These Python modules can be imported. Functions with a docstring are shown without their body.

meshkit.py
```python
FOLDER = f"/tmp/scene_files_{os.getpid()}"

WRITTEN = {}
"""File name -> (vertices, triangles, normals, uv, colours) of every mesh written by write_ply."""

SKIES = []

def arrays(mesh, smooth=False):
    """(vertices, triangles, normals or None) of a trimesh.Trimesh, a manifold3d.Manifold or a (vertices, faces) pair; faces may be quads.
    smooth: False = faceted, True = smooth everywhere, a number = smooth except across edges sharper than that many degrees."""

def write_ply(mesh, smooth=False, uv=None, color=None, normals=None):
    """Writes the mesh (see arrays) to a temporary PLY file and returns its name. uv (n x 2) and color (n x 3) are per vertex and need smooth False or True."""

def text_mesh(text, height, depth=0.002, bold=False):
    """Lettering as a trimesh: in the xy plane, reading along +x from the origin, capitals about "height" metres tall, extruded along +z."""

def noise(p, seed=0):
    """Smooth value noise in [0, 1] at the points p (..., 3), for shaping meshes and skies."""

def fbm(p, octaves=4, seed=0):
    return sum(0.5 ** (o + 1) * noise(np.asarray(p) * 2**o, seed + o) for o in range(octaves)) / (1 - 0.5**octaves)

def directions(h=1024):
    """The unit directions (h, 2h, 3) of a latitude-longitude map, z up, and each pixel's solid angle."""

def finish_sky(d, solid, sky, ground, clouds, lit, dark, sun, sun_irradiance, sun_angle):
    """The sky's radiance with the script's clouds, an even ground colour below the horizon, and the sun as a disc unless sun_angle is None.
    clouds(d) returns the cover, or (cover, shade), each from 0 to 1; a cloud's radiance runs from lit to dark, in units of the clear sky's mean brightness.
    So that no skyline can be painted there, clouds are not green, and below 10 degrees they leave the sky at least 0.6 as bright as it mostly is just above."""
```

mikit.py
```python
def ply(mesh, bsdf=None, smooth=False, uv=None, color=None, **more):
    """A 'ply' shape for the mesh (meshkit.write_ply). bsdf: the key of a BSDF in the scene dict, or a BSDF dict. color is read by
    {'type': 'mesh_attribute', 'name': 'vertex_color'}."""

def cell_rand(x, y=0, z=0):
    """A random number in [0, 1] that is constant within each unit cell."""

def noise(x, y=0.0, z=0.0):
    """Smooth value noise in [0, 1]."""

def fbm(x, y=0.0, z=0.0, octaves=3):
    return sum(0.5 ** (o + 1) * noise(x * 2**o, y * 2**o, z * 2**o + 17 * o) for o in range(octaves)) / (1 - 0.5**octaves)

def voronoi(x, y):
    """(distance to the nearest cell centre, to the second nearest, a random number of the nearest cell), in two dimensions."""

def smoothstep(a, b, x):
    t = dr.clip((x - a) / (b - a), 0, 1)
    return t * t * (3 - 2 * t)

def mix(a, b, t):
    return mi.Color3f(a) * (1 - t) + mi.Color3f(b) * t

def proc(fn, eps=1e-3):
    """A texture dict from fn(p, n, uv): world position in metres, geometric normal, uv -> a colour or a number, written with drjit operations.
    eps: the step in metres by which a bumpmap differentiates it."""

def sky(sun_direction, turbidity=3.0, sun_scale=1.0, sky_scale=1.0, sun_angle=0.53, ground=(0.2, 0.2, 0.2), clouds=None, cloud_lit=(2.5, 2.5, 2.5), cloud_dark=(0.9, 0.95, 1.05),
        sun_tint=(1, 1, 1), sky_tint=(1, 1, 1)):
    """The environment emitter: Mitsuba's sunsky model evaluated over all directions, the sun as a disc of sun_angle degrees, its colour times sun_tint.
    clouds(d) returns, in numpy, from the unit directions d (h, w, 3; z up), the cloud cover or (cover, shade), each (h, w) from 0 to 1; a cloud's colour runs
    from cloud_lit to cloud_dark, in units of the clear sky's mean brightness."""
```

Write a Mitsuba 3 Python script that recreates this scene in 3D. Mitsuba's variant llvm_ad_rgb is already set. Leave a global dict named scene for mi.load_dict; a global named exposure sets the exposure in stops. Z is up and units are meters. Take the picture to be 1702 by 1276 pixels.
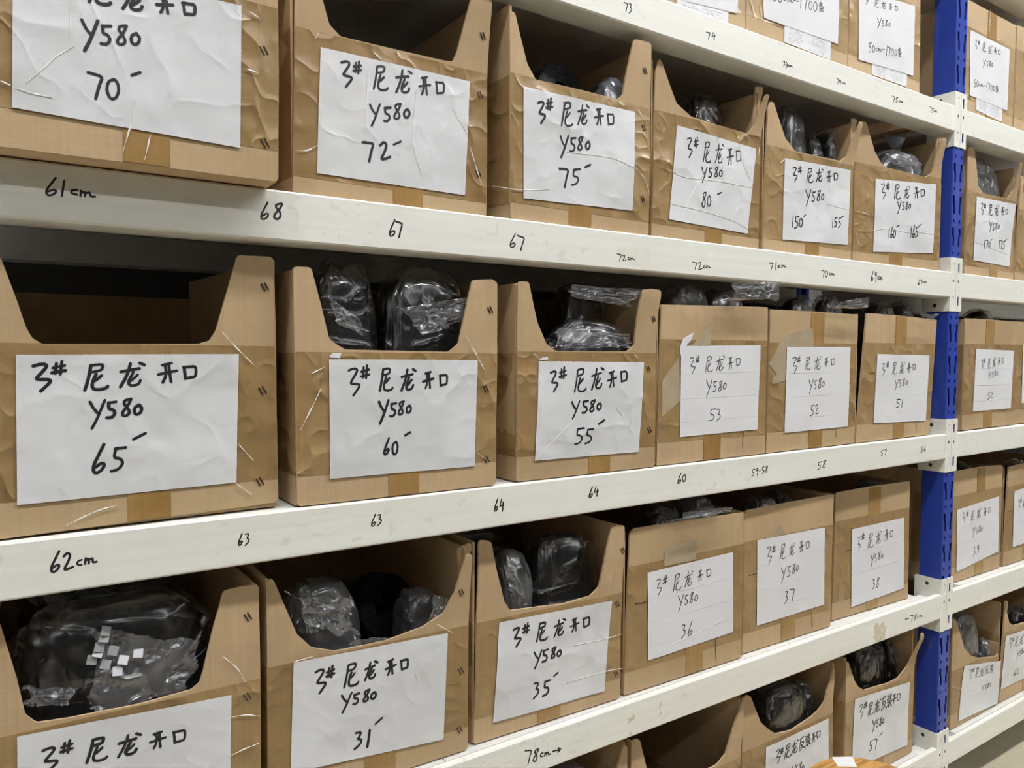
import math, random
import numpy as np, trimesh, manifold3d as m3, shapely
import shapely.geometry as sg
import drjit as dr, mitsuba as mi, mikit, meshkit
from mikit import proc, ply, noise, fbm, smoothstep, mix

T4 = mi.ScalarTransform4f
scene, labels = {}, {}

# ---------------------------------------------------------------- camera, light, exposure
CAM = np.array([0.0, -1.2340, 1.5])
FWD = np.array([0.5655858, 0.8235298, -0.0437203])
UPV = np.array([0.0214139, 0.0383310, 0.9990356])
F_PX = 1278.25
scene['camera'] = {'type': 'perspective', 'fov': math.degrees(2 * math.atan(851 / F_PX)), 'fov_axis': 'x',
                   'near_clip': 0.02, 'far_clip': 100.0,
                   'to_world': T4().look_at(origin=CAM.tolist(), target=(CAM + FWD).tolist(), up=UPV.tolist())}
exposure = 0.88
LAMP_ROWS = [(-1.65, 5.30, 37.0), (-4.6, 5.30, 16.0)]
LAMP_X = [-1.3, 0.2, 1.7, 3.2, 4.7, 6.2]

# ---------------------------------------------------------------- materials
def two(b): return {'type': 'twosided', 'bsdf': b}
def rgb(*c): return {'type': 'rgb', 'value': list(c)}
def bump(tex, scale, b): return {'type': 'bumpmap', 'arbitrary': tex, 'scale': scale, 'bsdf': b}

def kraft_fn(base, dark, seed):
    def fn(p, n, uv):
        s = p.x + p.y
        blot = fbm(s * 7 + seed, p.z * 7, seed, 3)
        flute = noise(s * 330, p.z * 3, seed)
        fibre = noise(s * 90, p.z * 500, seed + 3)
        scuff = smoothstep(0.62, 0.8, fbm(s * 26 + 3 * seed, p.z * 15, p.y * 9, 4))
        c = mix(base, dark, 0.75 * smoothstep(0.35, 0.7, blot))
        c = c * (0.93 + 0.08 * flute + 0.06 * fibre)
        return mix(c, [base[0] * 1.25, base[1] * 1.27, base[2] * 1.33], 0.35 * scuff)
    return fn
KRAFT = [((0.47, 0.335, 0.195), (0.41, 0.285, 0.16)), ((0.44, 0.315, 0.18), (0.375, 0.26, 0.145)), ((0.51, 0.375, 0.225), (0.45, 0.32, 0.185))]
TAPE = [((0.335, 0.222, 0.102), (0.28, 0.180, 0.076)), ((0.31, 0.200, 0.090), (0.255, 0.160, 0.066)), ((0.40, 0.275, 0.14), (0.34, 0.228, 0.108))]

def wrinkle(p, n, uv):
    s = p.x + 0.6 * p.y
    a = 1 - dr.abs(2 * fbm(s * 8, p.z * 8, 2.0, 3) - 1)
    b = 1 - dr.abs(2 * fbm(s * 21 + p.z * 9, p.z * 17 - s * 4, 7.0, 2) - 1)
    return a * a * a * a * 0.8 + b * b * b * b * b * b * 0.3 + 0.15 * fbm(s * 40, p.z * 40, 1.0, 2)
for i in range(3):
    scene['kraft_%d' % i] = two({'type': 'principled', 'base_color': proc(kraft_fn(*KRAFT[i], i * 5.3 + 1)), 'roughness': 0.75, 'specular': 0.25})
    scene['brown_tape_%d' % i] = two(bump(proc(wrinkle), 0.006, {'type': 'principled', 'base_color': proc(kraft_fn(*TAPE[i], i * 3.1 + 2)), 'roughness': 0.30, 'specular': 0.5}))
scene['pale_tape'] = two(bump(proc(wrinkle), 0.003, {'type': 'principled', 'base_color': proc(kraft_fn((0.40, 0.325, 0.215), (0.35, 0.275, 0.175), 4.0)), 'roughness': 0.25, 'specular': 0.6}))
scene['centre_tape'] = two({'type': 'principled', 'base_color': proc(kraft_fn((0.34, 0.205, 0.075), (0.27, 0.155, 0.05), 9.0)), 'roughness': 0.28, 'specular': 0.5})

def paper_fn(p, n, uv):
    s = p.x + 0.4 * p.y
    v = fbm(s * 9, p.z * 12, 4.0, 3)
    return mix([0.685, 0.69, 0.705], [0.625, 0.63, 0.64], smoothstep(0.35, 0.75, v))
scene['taped_paper'] = two(bump(proc(wrinkle), 0.0022, {'type': 'principled', 'base_color': proc(paper_fn), 'roughness': 0.27, 'specular': 0.45}))
scene['plain_paper'] = two({'type': 'principled', 'base_color': proc(lambda p, n, uv: mix([0.715, 0.715, 0.735], [0.665, 0.665, 0.68], noise((p.x + p.y) * 11, p.z * 14, 2))), 'roughness': 0.55, 'specular': 0.3})
scene['marker_ink'] = two({'type': 'principled', 'base_color': rgb(0.012, 0.012, 0.015), 'roughness': 0.5})
scene['pen_ink'] = two({'type': 'principled', 'base_color': rgb(0.022, 0.022, 0.025), 'roughness': 0.6})
scene['print_grey'] = two({'type': 'diffuse', 'reflectance': rgb(0.42, 0.42, 0.44)})
scene['faint_grey'] = two({'type': 'diffuse', 'reflectance': rgb(0.55, 0.55, 0.58)})
scene['crease_film'] = two({'type': 'principled', 'base_color': rgb(0.80, 0.79, 0.76), 'roughness': 0.2, 'specular': 0.8})
scene['staple_steel'] = two({'type': 'principled', 'base_color': rgb(0.10, 0.08, 0.07), 'roughness': 0.35, 'metallic': 0.8})

def beam_fn(p, n, uv):
    streak = noise(p.x * 2.5, p.z * 160, 1.0)
    grime = smoothstep(0.60, 0.82, fbm(p.x * 5, p.z * 22, 8.0, 4))
    fleck = smoothstep(0.80, 0.90, noise(p.x * 85, p.z * 110, 3.0)) * smoothstep(0.5, 0.7, noise(p.x * 6, p.z * 9, 5.0))
    c = mix([0.795, 0.795, 0.735], [0.755, 0.755, 0.695], streak)
    c = mix(c, [0.62, 0.59, 0.50], 0.10 * grime)
    return mix(c, [0.22, 0.20, 0.17], 0.12 * fleck)
scene['ivory_paint'] = two({'type': 'principled', 'base_color': proc(beam_fn), 'roughness': 0.34, 'specular': 0.45})
def blue_fn(p, n, uv):
    w = smoothstep(0.62, 0.85, fbm(p.x * 30, p.z * 9, p.y * 30, 3))
    return mix([0.022, 0.052, 0.34], [0.045, 0.075, 0.35], w)
scene['blue_paint'] = two({'type': 'principled', 'base_color': proc(blue_fn), 'roughness': 0.30, 'specular': 0.5})
scene['deck_paint'] = {'type': 'principled', 'base_color': rgb(0.62, 0.62, 0.60), 'roughness': 0.4}
scene['dark_bolt'] = two({'type': 'principled', 'base_color': rgb(0.03, 0.03, 0.03), 'roughness': 0.5})
scene['glue_residue'] = two({'type': 'principled', 'base_color': proc(lambda p, n, uv: mix([0.55, 0.49, 0.33], [0.66, 0.63, 0.53], noise(p.x * 120, p.z * 120, 1))), 'roughness': 0.35})
scene['faint_residue'] = two({'type': 'principled', 'base_color': proc(lambda p, n, uv: mix([0.735, 0.72, 0.63], [0.775, 0.77, 0.70], noise(p.x * 70, p.z * 90, 4))), 'roughness': 0.3})

scene['black_tape'] = two({'type': 'principled', 'base_color': rgb(0.012, 0.012, 0.014), 'roughness': 0.65, 'specular': 0.3})
def bag_wrinkle(p, n, uv):
    wx, wz = noise(p.x * 6, p.y * 6, p.z * 6), noise(p.z * 6, p.x * 6, p.y * 6 + 40)
    a = 1 - dr.abs(2 * noise(p.x * 10 + 2.5 * wx, p.y * 10, p.z * 7 + 2.5 * wz) - 1)
    b = 1 - dr.abs(2 * noise(p.x * 30 + 5 * wz, p.y * 22, p.z * 24 + 5 * wx) - 1)
    return a * a * a * 0.7 + b * b * b * b * 0.42
scene['bag_dark'] = two(bump(proc(bag_wrinkle), 0.006, {'type': 'blendbsdf', 'weight': 0.05, 'a': {'type': 'principled', 'base_color': rgb(0.016, 0.01664, 0.0184), 'roughness': 0.2, 'specular': 0.6}, 'b': {'type': 'roughconductor', 'alpha': 0.11, 'eta': rgb(1.5, 1.5, 1.5), 'k': rgb(3, 3, 3), 'specular_reflectance': rgb(0.85, 0.87, 0.9)}}))
scene['bag_grey'] = two(bump(proc(bag_wrinkle), 0.010, {'type': 'blendbsdf', 'weight': 0.26, 'a': {'type': 'principled', 'base_color': rgb(0.065, 0.0676, 0.07475), 'roughness': 0.2, 'specular': 0.6}, 'b': {'type': 'roughconductor', 'alpha': 0.11, 'eta': rgb(1.5, 1.5, 1.5), 'k': rgb(3, 3, 3), 'specular_reflectance': rgb(0.85, 0.87, 0.9)}}))
scene['bag_clear'] = two(bump(proc(bag_wrinkle), 0.010, {'type': 'blendbsdf', 'weight': 0.4, 'a': {'type': 'principled', 'base_color': rgb(0.14, 0.1456, 0.161), 'roughness': 0.2, 'specular': 0.6}, 'b': {'type': 'roughconductor', 'alpha': 0.11, 'eta': rgb(1.5, 1.5, 1.5), 'k': rgb(3, 3, 3), 'specular_reflectance': rgb(0.85, 0.87, 0.9)}}))
def film_bsdf(weight, haze):
    shine = bump(proc(bag_wrinkle), 0.017, {'type': 'roughconductor', 'alpha': 0.07, 'eta': rgb(1.5, 1.5, 1.5), 'k': rgb(3, 3, 3), 'specular_reflectance': rgb(0.92, 0.94, 0.97)})
    milky = {'type': 'principled', 'base_color': rgb(0.55, 0.56, 0.59), 'roughness': 0.3, 'specular': 0.5}
    return {'type': 'blendbsdf', 'weight': weight, 'a': {'type': 'thindielectric', 'int_ior': 1.5}, 'b': two({'type': 'blendbsdf', 'weight': haze, 'a': shine, 'b': milky})}
scene['film'] = film_bsdf(0.30, 0.36)
scene['bag_skin'] = film_bsdf(0.075, 0.06)
scene['silver_foil'] = two({'type': 'principled', 'base_color': rgb(0.38, 0.38, 0.40), 'roughness': 0.3, 'metallic': 0.3})
scene['grey_card'] = two({'type': 'principled', 'base_color': rgb(0.30, 0.32, 0.36), 'roughness': 0.4})

scene['floor_paint'] = two({'type': 'principled', 'base_color': proc(lambda p, n, uv: mix([0.46, 0.415, 0.31], [0.41, 0.37, 0.275], fbm(p.x * 3, p.y * 3, 0, 4))), 'roughness': 0.45})
scene['wall_paint'] = two({'type': 'diffuse', 'reflectance': proc(lambda p, n, uv: mix([0.62, 0.62, 0.60], [0.58, 0.58, 0.56], fbm(p.x * 2, p.y * 2, p.z * 2, 3)))})
scene['ceiling_paint'] = two({'type': 'diffuse', 'reflectance': rgb(0.25, 0.25, 0.25)})
scene['aisle_panel'] = two({'type': 'diffuse', 'reflectance': rgb(0.09, 0.085, 0.08)})
scene['far_wall'] = two({'type': 'diffuse', 'reflectance': rgb(0.045, 0.042, 0.04)})
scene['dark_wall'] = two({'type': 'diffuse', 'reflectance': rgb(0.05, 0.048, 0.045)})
def wood_fn(p, n, uv):
    r = noise(p.x * 14 + 3 * noise(p.y * 3, p.x * 3, 0), p.y * 160, 2)
    g = fbm(p.x * 9, p.y * 90, 1, 3)
    return mix([0.50, 0.27, 0.075], [0.30, 0.145, 0.035], smoothstep(0.35, 0.8, 0.5 * r + 0.5 * g))
scene['stool_wood'] = two({'type': 'principled', 'base_color': proc(wood_fn), 'roughness': 0.3, 'clearcoat': 0.4})
scene['lamp_housing'] = two({'type': 'diffuse', 'reflectance': rgb(0.75, 0.75, 0.75)})

# ---------------------------------------------------------------- helpers
def put(key, shape): 
    assert key not in scene, key
    scene[key] = shape
    return key
def numbered(base, k): return base if k == 0 else '%s_%03d' % (base, k)
_count = {}
def fresh(base):
    k = _count.get(base, 0); _count[base] = k + 1
    return numbered(base, k)
def box_mesh(x0, x1, y0, y1, z0, z1):
    m = trimesh.creation.box((x1 - x0, y1 - y0, z1 - z0)); m.apply_translation(((x0 + x1) / 2, (y0 + y1) / 2, (z0 + z1) / 2)); return m
def cat(ms): return trimesh.util.concatenate(ms)
def man_to_tri(m):
    q = m.to_mesh(); return trimesh.Trimesh(np.array(q.vert_properties[:, :3], float), np.array(q.tri_verts), process=False)
def rings(poly):
    out = []
    for g in getattr(poly, 'geoms', [poly]):
        out.append(np.array(g.exterior.coords)[:-1]); out += [np.array(r.coords)[:-1] for r in g.interiors]
    return out
def slab(poly, t0, t1, length=None):
    """A polygon of the (u, v) plane made solid between depths t0 and t1: a mesh with columns u, depth, v."""
    poly = shapely.geometry.polygon.orient(poly) if poly.geom_type == 'Polygon' else poly
    cs = m3.CrossSection(rings(poly), m3.FillRule.EvenOdd)
    m = m3.Manifold.extrude(cs, t1 - t0)
    if length: m = m.refine_to_length(length)
    t = man_to_tri(m); v = t.vertices.copy()
    t.vertices = np.column_stack([v[:, 0], v[:, 2] + t0, v[:, 1]]); t.invert()
    return t
def fill(poly):
    """Flat triangles of a polygon: (vertices u v, faces)."""
    vs, fs, n = [], [], 0
    for g in getattr(poly, 'geoms', [poly]):
        if g.is_empty or g.area < 1e-9: continue
        v, f = trimesh.creation.triangulate_polygon(g, engine='earcut')
        vs.append(v); fs.append(f + n); n += len(v)
    return np.vstack(vs), np.vstack(fs)
def smooth_line(pts, step=0.003, k=2):
    p = np.asarray(pts, float)
    for _ in range(k if len(p) > 2 else 0):
        q = [p[0]]
        for a, b in zip(p[:-1], p[1:]): q += [a * .75 + b * .25, a * .25 + b * .75]
        p = np.array(q + [p[-1]])
    out = [p[0]]
    for a, b in zip(p[:-1], p[1:]):
        n = max(1, int(np.ceil(np.hypot(*(b - a)) / step)))
        out += [a + (b - a) * j / n for j in range(1, n + 1)]
    return np.array(out)

# ---------------------------------------------------------------- handwriting
# strokes of each sign, traced on a 3-high grid: x from the sign's left, y up from the writing's middle line, the numeral 3 being one unit tall
def _px(x0, rows, y_at): return [[((x - x0) / 157.0, (y_at(x) - y) / 157.0) for x, y in r] for r in rows]
_mid = lambda x: 107 - 37 * (x - 190) / 962.0
G = {
 'three': (0.60, _px(190, [[(195, 40), (240, 26), (266, 32), (262, 50), (228, 88), (204, 115), (235, 118), (280, 118), (284, 132), (256, 160), (230, 186)]], _mid)),
 '#': (0.47, _px(300, [[(305, 45), (370, 30)], [(300, 73), (372, 60)], [(325, 18), (318, 78)], [(355, 6), (345, 82)]], _mid)),
 '尼': (0.86, _px(475, [[(512, 22), (545, 16), (580, 14), (580, 30), (574, 50), (520, 62)], [(512, 22), (504, 70), (490, 125), (474, 172)], [(572, 84), (550, 104), (524, 120)], [(541, 76), (524, 110), (513, 150), (530, 172), (590, 166), (606, 150)]], _mid)),
 '龙': (0.96, _px(685, [[(690, 66), (750, 54), (802, 45)], [(748, 15), (737, 60), (715, 110), (685, 160)], [(765, 68), (745, 105), (730, 130), (745, 156), (795, 146), (806, 120)], [(790, 85), (765, 110), (735, 132)], [(805, 10), (834, 22)]], _mid)),
 '开': (0.75, _px(903, [[(928, 30), (985, 18)], [(903, 88), (960, 76), (1016, 65)], [(945, 30), (952, 70), (946, 105), (930, 136)], [(968, 22), (972, 80), (979, 132)]], _mid)),
 '口': (0.55, _px(1068, [[(1075, 35), (1078, 72), (1083, 110)], [(1070, 36), (1112, 32), (1152, 29), (1154, 60), (1150, 98), (1120, 103), (1085, 108)]], _mid)),
 '反': (0.80, [[(0.62, .46), (0.38, .40), (0.16, .36)], [(0.18, .38), (0.16, 0.0), (0.02, -.45)], [(0.22, .10), (0.64, .14), (0.50, -.12), (0.20, -.45)], [(0.24, -.02), (0.48, -.24), (0.80, -.44)]]),
 '装': (0.80, [[(0.08, .40), (0.17, .28)], [(0.06, .10), (0.20, .18)], [(0.28, .48), (0.27, .05)], [(0.38, .32), (0.76, .36)], [(0.57, .50), (0.56, .14)], [(0.42, .13), (0.72, .15)], [(0.42, .05), (0.45, -.02)], [(0.06, -.08), (0.78, -.03)], [(0.42, -.08), (0.26, -.26), (0.05, -.36)], [(0.28, -.22), (0.28, -.46), (0.42, -.38)], [(0.46, -.10), (0.58, -.30), (0.82, -.46)], [(0.68, -.12), (0.54, -.24)]]),
 '条': (0.80, [[(0.34, .50), (0.22, .30), (0.06, .16)], [(0.26, .36), (0.58, .38), (0.40, .16), (0.08, 0.0)], [(0.28, .28), (0.50, .10), (0.80, .02)], [(0.12, -.12), (0.70, -.08)], [(0.42, .02), (0.42, -.46), (0.32, -.38)], [(0.28, -.20), (0.12, -.38)], [(0.54, -.20), (0.72, -.36)]]),
 'y': (0.54, [[(0.0, .47), (0.10, .24), (0.25, .06)], [(0.52, .50), (0.38, .18), (0.20, -.20), (0.03, -.48)]]),
 's5': (0.36, [[(0.04, .35), (0.34, .38)], [(0.07, .36), (0.05, .12), (0.22, .10), (0.30, -.06), (0.16, -.22), (-0.02, -.20)]]),
 's8': (0.42, [[(0.37, .46), (0.14, .42), (0.10, .30), (0.26, .10), (0.32, -.06), (0.20, -.17), (0.03, -.14), (0.05, 0.0), (0.28, .24), (0.38, .46)]]),
 's0': (0.36, [[(0.24, .26), (0.06, .20), (0.02, 0.0), (0.12, -.12), (0.28, -.04), (0.34, .14), (0.22, .27)]]),
 '0': (0.52, [[(0.30, .28), (0.10, .20), (0.02, -.10), (0.14, -.42), (0.36, -.36), (0.46, -.02), (0.38, .24), (0.26, .28)]]),
 '1': (0.22, [[(0.16, .44), (0.12, 0.0), (0.06, -.46)]]),
 '2': (0.52, [[(0.06, .24), (0.22, .42), (0.38, .30), (0.26, -.04), (0.06, -.38), (0.28, -.36), (0.50, -.26)]]),
 '3': (0.50, [[(0.06, .42), (0.38, .44), (0.24, .14), (0.16, .06), (0.40, .02), (0.34, -.24), (0.02, -.48)]]),
 '4': (0.54, [[(0.24, .46), (0.06, 0.0), (0.04, -.08), (0.50, -.02)], [(0.42, .22), (0.38, -.10), (0.34, -.48)]]),
 '5': (0.52, [[(0.16, .36), (0.54, .40)], [(0.18, .36), (0.10, .02), (0.34, .02), (0.46, -.16), (0.28, -.40), (0.02, -.44)]]),
 '6': (0.50, [[(0.42, .50), (0.24, .14), (0.06, -.22), (0.08, -.46), (0.28, -.44), (0.46, -.20), (0.36, -.10), (0.14, -.26)]]),
 '7': (0.56, [[(0.02, .42), (0.30, .40), (0.54, .36), (0.42, .06), (0.28, -.48)]]),
 '8': (0.50, [[(0.46, .44), (0.20, .38), (0.14, .24), (0.34, .02), (0.40, -.24), (0.24, -.46), (0.04, -.36), (0.10, -.14), (0.36, .14), (0.48, .40)]]),
 '9': (0.46, [[(0.42, .34), (0.16, .42), (0.06, .20), (0.22, .10), (0.40, .30), (0.40, .10), (0.24, -.50)]]),
 'c': (0.30, [[(0.28, .06), (0.08, .02), (0.04, -.18), (0.28, -.20)]]),
 'm': (0.62, [[(0.06, .08), (0.03, -.22)], [(0.05, -.06), (0.22, .08), (0.22, -.20)], [(0.23, -.04), (0.42, .08), (0.42, -.18), (0.62, -.14)]]),
 '—': (0.70, [[(0.04, -.02), (0.66, .02)]]),
 '-': (0.30, [[(0.02, -.02), (0.28, .02)]]),
 '→': (0.80, [[(0.02, 0.0), (0.74, .02)], [(0.52, .18), (0.76, .02), (0.52, -.16)]]),
 '←': (0.80, [[(0.76, .02), (0.04, 0.0)], [(0.26, .18), (0.04, 0.0), (0.26, -.16)]]),
}
def compose(text, rng):
    """[strokes], width in units of the writing's height."""
    if text.startswith('3#尼龙开口'):
        seq = [('three', 0), ('#', .70), ('尼', 1.82), ('龙', 3.15), ('开', 4.54), ('口', 5.59)]
    elif text.startswith('3#尼龙反装'):
        seq = [('three', 0), ('#', .62), ('尼', 1.25), ('龙', 2.20), ('反', 3.25), ('装', 4.12), ('开', 5.02), ('口', 5.75)][:len(text)]
    elif text == 'Y580':
        seq = [('y', 0), ('s5', .65), ('s8', 1.13), ('s0', 1.60)]
    else:
        seq, x = [], 0.0
        for ch in text:
            seq.append((ch, x)); x += G[ch][0] + .12
    out = []
    for ch, x in seq:
        jx, jy, js = rng.normal(0, .02), rng.normal(0, .025), 1 + rng.normal(0, .05)
        out += [[(x + jx + a * js, jy + b * js) for a, b in st] for st in G[ch][1]]
    return out, seq[-1][1] + G[seq[-1][0]][0]
def writing(rows, width, seed):
    """Rows (text, left, right, height) in a flat (u, v) plane -> one polygon of inked strokes."""
    rng = np.random.default_rng(seed); lines = []
    for text, a, b, h in rows:
        a, b = np.array(a), np.array(b)
        if text == '-' : lines.append(smooth_line([a, b])); continue
        st, w = compose(text, rng); ex = (b - a) / w; up = np.array([-(b - a)[1], (b - a)[0]]); up = up / np.hypot(*up) * h
        up = np.array([0.35 * up[0], up[1]])
        for s in st: lines.append(smooth_line([a + ex * x + up * y for x, y in s], 0.0025))
    g = shapely.union_all([sg.LineString(l).buffer(width * (0.44 + 0.12 * rng.random()), quad_segs=3) for l in lines])
    return g.simplify(0.00012)

# ---------------------------------------------------------------- the setting
def struct(key, mesh, bsdf, label):
    put(key, ply(mesh, bsdf)); labels[key] = {'label': label, 'kind': 'structure'}
struct('floor', box_mesh(-3, 9, -6.6, 1.2, -0.1, 0.0), 'floor_paint', 'beige grey painted warehouse floor')
struct('ceiling', box_mesh(-3, 9, -6.6, 1.2, 5.7, 5.8), 'ceiling_paint', 'pale ceiling above the aisle')
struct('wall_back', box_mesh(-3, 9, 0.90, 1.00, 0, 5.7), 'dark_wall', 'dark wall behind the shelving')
struct('wall_front', box_mesh(-3, 9, -6.6, -6.5, 0, 5.7), 'far_wall', 'pale wall across the aisle')
struct('wall_aisle', box_mesh(-3, 9, -2.75, -2.65, 0, 2.4), 'aisle_panel', 'low dark partition on the other side of the aisle')
struct('wall_left', box_mesh(-3.1, -3, -6.6, 1.2, 0, 5.7), 'wall_paint', 'pale wall at the left end of the aisle')
struct('wall_right', box_mesh(9, 9.1, -6.6, 1.2, 0, 5.7), 'wall_paint', 'pale wall at the right end of the aisle')
_h = ply(box_mesh(-.62, .62, -.13, .13, .02, .07), 'lamp_housing')
for r, (ly, lz, LAMP) in enumerate(LAMP_ROWS):
    for lx in LAMP_X:
        k = fresh('ceiling_lamp')
        place = T4().translate([lx, ly, lz])
        put(k + '__housing', {**_h, 'to_world': place})
        put(k + '__tube', ply(box_mesh(lx - .6, lx + .6, ly - .11, ly + .11, lz - .02, lz + .019), 'lamp_housing', emitter={'type': 'area', 'radiance': rgb(LAMP, LAMP * 1.0, LAMP * 1.0)}))
        labels[k] = {'label': 'white strip lamp under the ceiling, %s of the %s row' % (['first', 'second', 'third', 'fourth', 'fifth', 'sixth'][LAMP_X.index(lx)], ['nearer', 'farther'][r]), 'category': 'lamp', 'group': 'strip lamps over the aisle'}

# ---------------------------------------------------------------- the rack
LV = {0: 2.787, 1: 2.2722, 2: 1.754, 3: 1.2377, 4: 0.7178, 5: 0.2106}
PX0, PX1 = 2.5365, 2.6025
RACK = 'storage_rack'
labels[RACK] = {'label': 'long steel rack with ivory beams and a blue perforated upright, carrying every box', 'category': 'rack'}
def post_mesh():
    t = .0024
    plan = sg.box(PX0, .004, PX1, .075).buffer(-.004).buffer(.004, quad_segs=4).difference(sg.box(PX0 + t, .004 + t, PX1 - t, .08).buffer(-.002).buffer(.002, quad_segs=3))
    plan = plan.union(sg.box(PX0, .0715, PX0 + .018, .075)).union(sg.box(PX1 - .018, .0715, PX1, .075))
    body = m3.Manifold.extrude(m3.CrossSection(rings(plan), m3.FillRule.EvenOdd), 2.98)
    cut = []
    xc = (PX0 + PX1) / 2
    def col(s, z):
        x = lambda o: xc + s * o
        small = sg.Point(x(.0185), z).buffer(.0048, quad_segs=3)
        small = shapely.affinity.scale(small, 1.0, 1.35)
        slot = sg.Polygon([(x(.0265), z - .022), (x(.0265), z - .040), (x(.0205), z - .052), (x(.0205), z - .077), (x(.0125), z - .077), (x(.0125), z - .052), (x(.0165), z - .042), (x(.0165), z - .022)]).buffer(.0014, quad_segs=2)
        return [small, slot]
    z = 0.084 - .0005
    polys = []
    while z < 2.95:
        polys += col(1, z) + col(-1, z); z += .1018
    for g in polys:
        if g.bounds[1] < .02: continue
        c = m3.Manifold.extrude(m3.CrossSection(rings(g), m3.FillRule.EvenOdd), .02)
        cut.append(c.transform(np.array([[1, 0, 0, 0], [0, 0, 1, -.004], [0, 1, 0, 0]], float)) if False else c)
    # cutters are made in (x, z); turn them so that they pierce the front plate
    holes = m3.Manifold.compose(cut).rotate([90, 0, 0]).translate([0, .014, 0])
    return man_to_tri(body - holes)
_post = ply(post_mesh(), 'blue_paint', smooth=35)
for i, dx in enumerate((0.0, -3.10, 2.60)):
    for j, (sy, dy) in enumerate(((1, 0), (-1, .63))):
        k = numbered(RACK + '__upright_post', 2 * i + j)
        put(k, {**_post, 'to_world': T4().translate([dx, dy, 0]) @ (T4() if sy > 0 else T4().scale([1, -1, 1]))})
BEAM_D = .070
_prof = [(0.002, 0), (0.014, 0), (0.014, -.018), (BEAM_D, -.018), (BEAM_D, -.080), (0.003, -.080), (0.0, -.077), (0.0, -.003)]
def beam_mesh(x0, x1):
    m = man_to_tri(m3.Manifold.extrude(m3.CrossSection([np.array(_prof)], m3.FillRule.EvenOdd), x1 - x0))
    v = m.vertices.copy(); m.vertices = np.column_stack([v[:, 2] + x0, v[:, 0], v[:, 1]])
    return m
_spans = [(-.53, PX0 - .006), (PX1 + .0045, PX1 + .0045 + 2.52)]
_beams = [ply(beam_mesh(*s), 'ivory_paint') for s in _spans]
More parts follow.
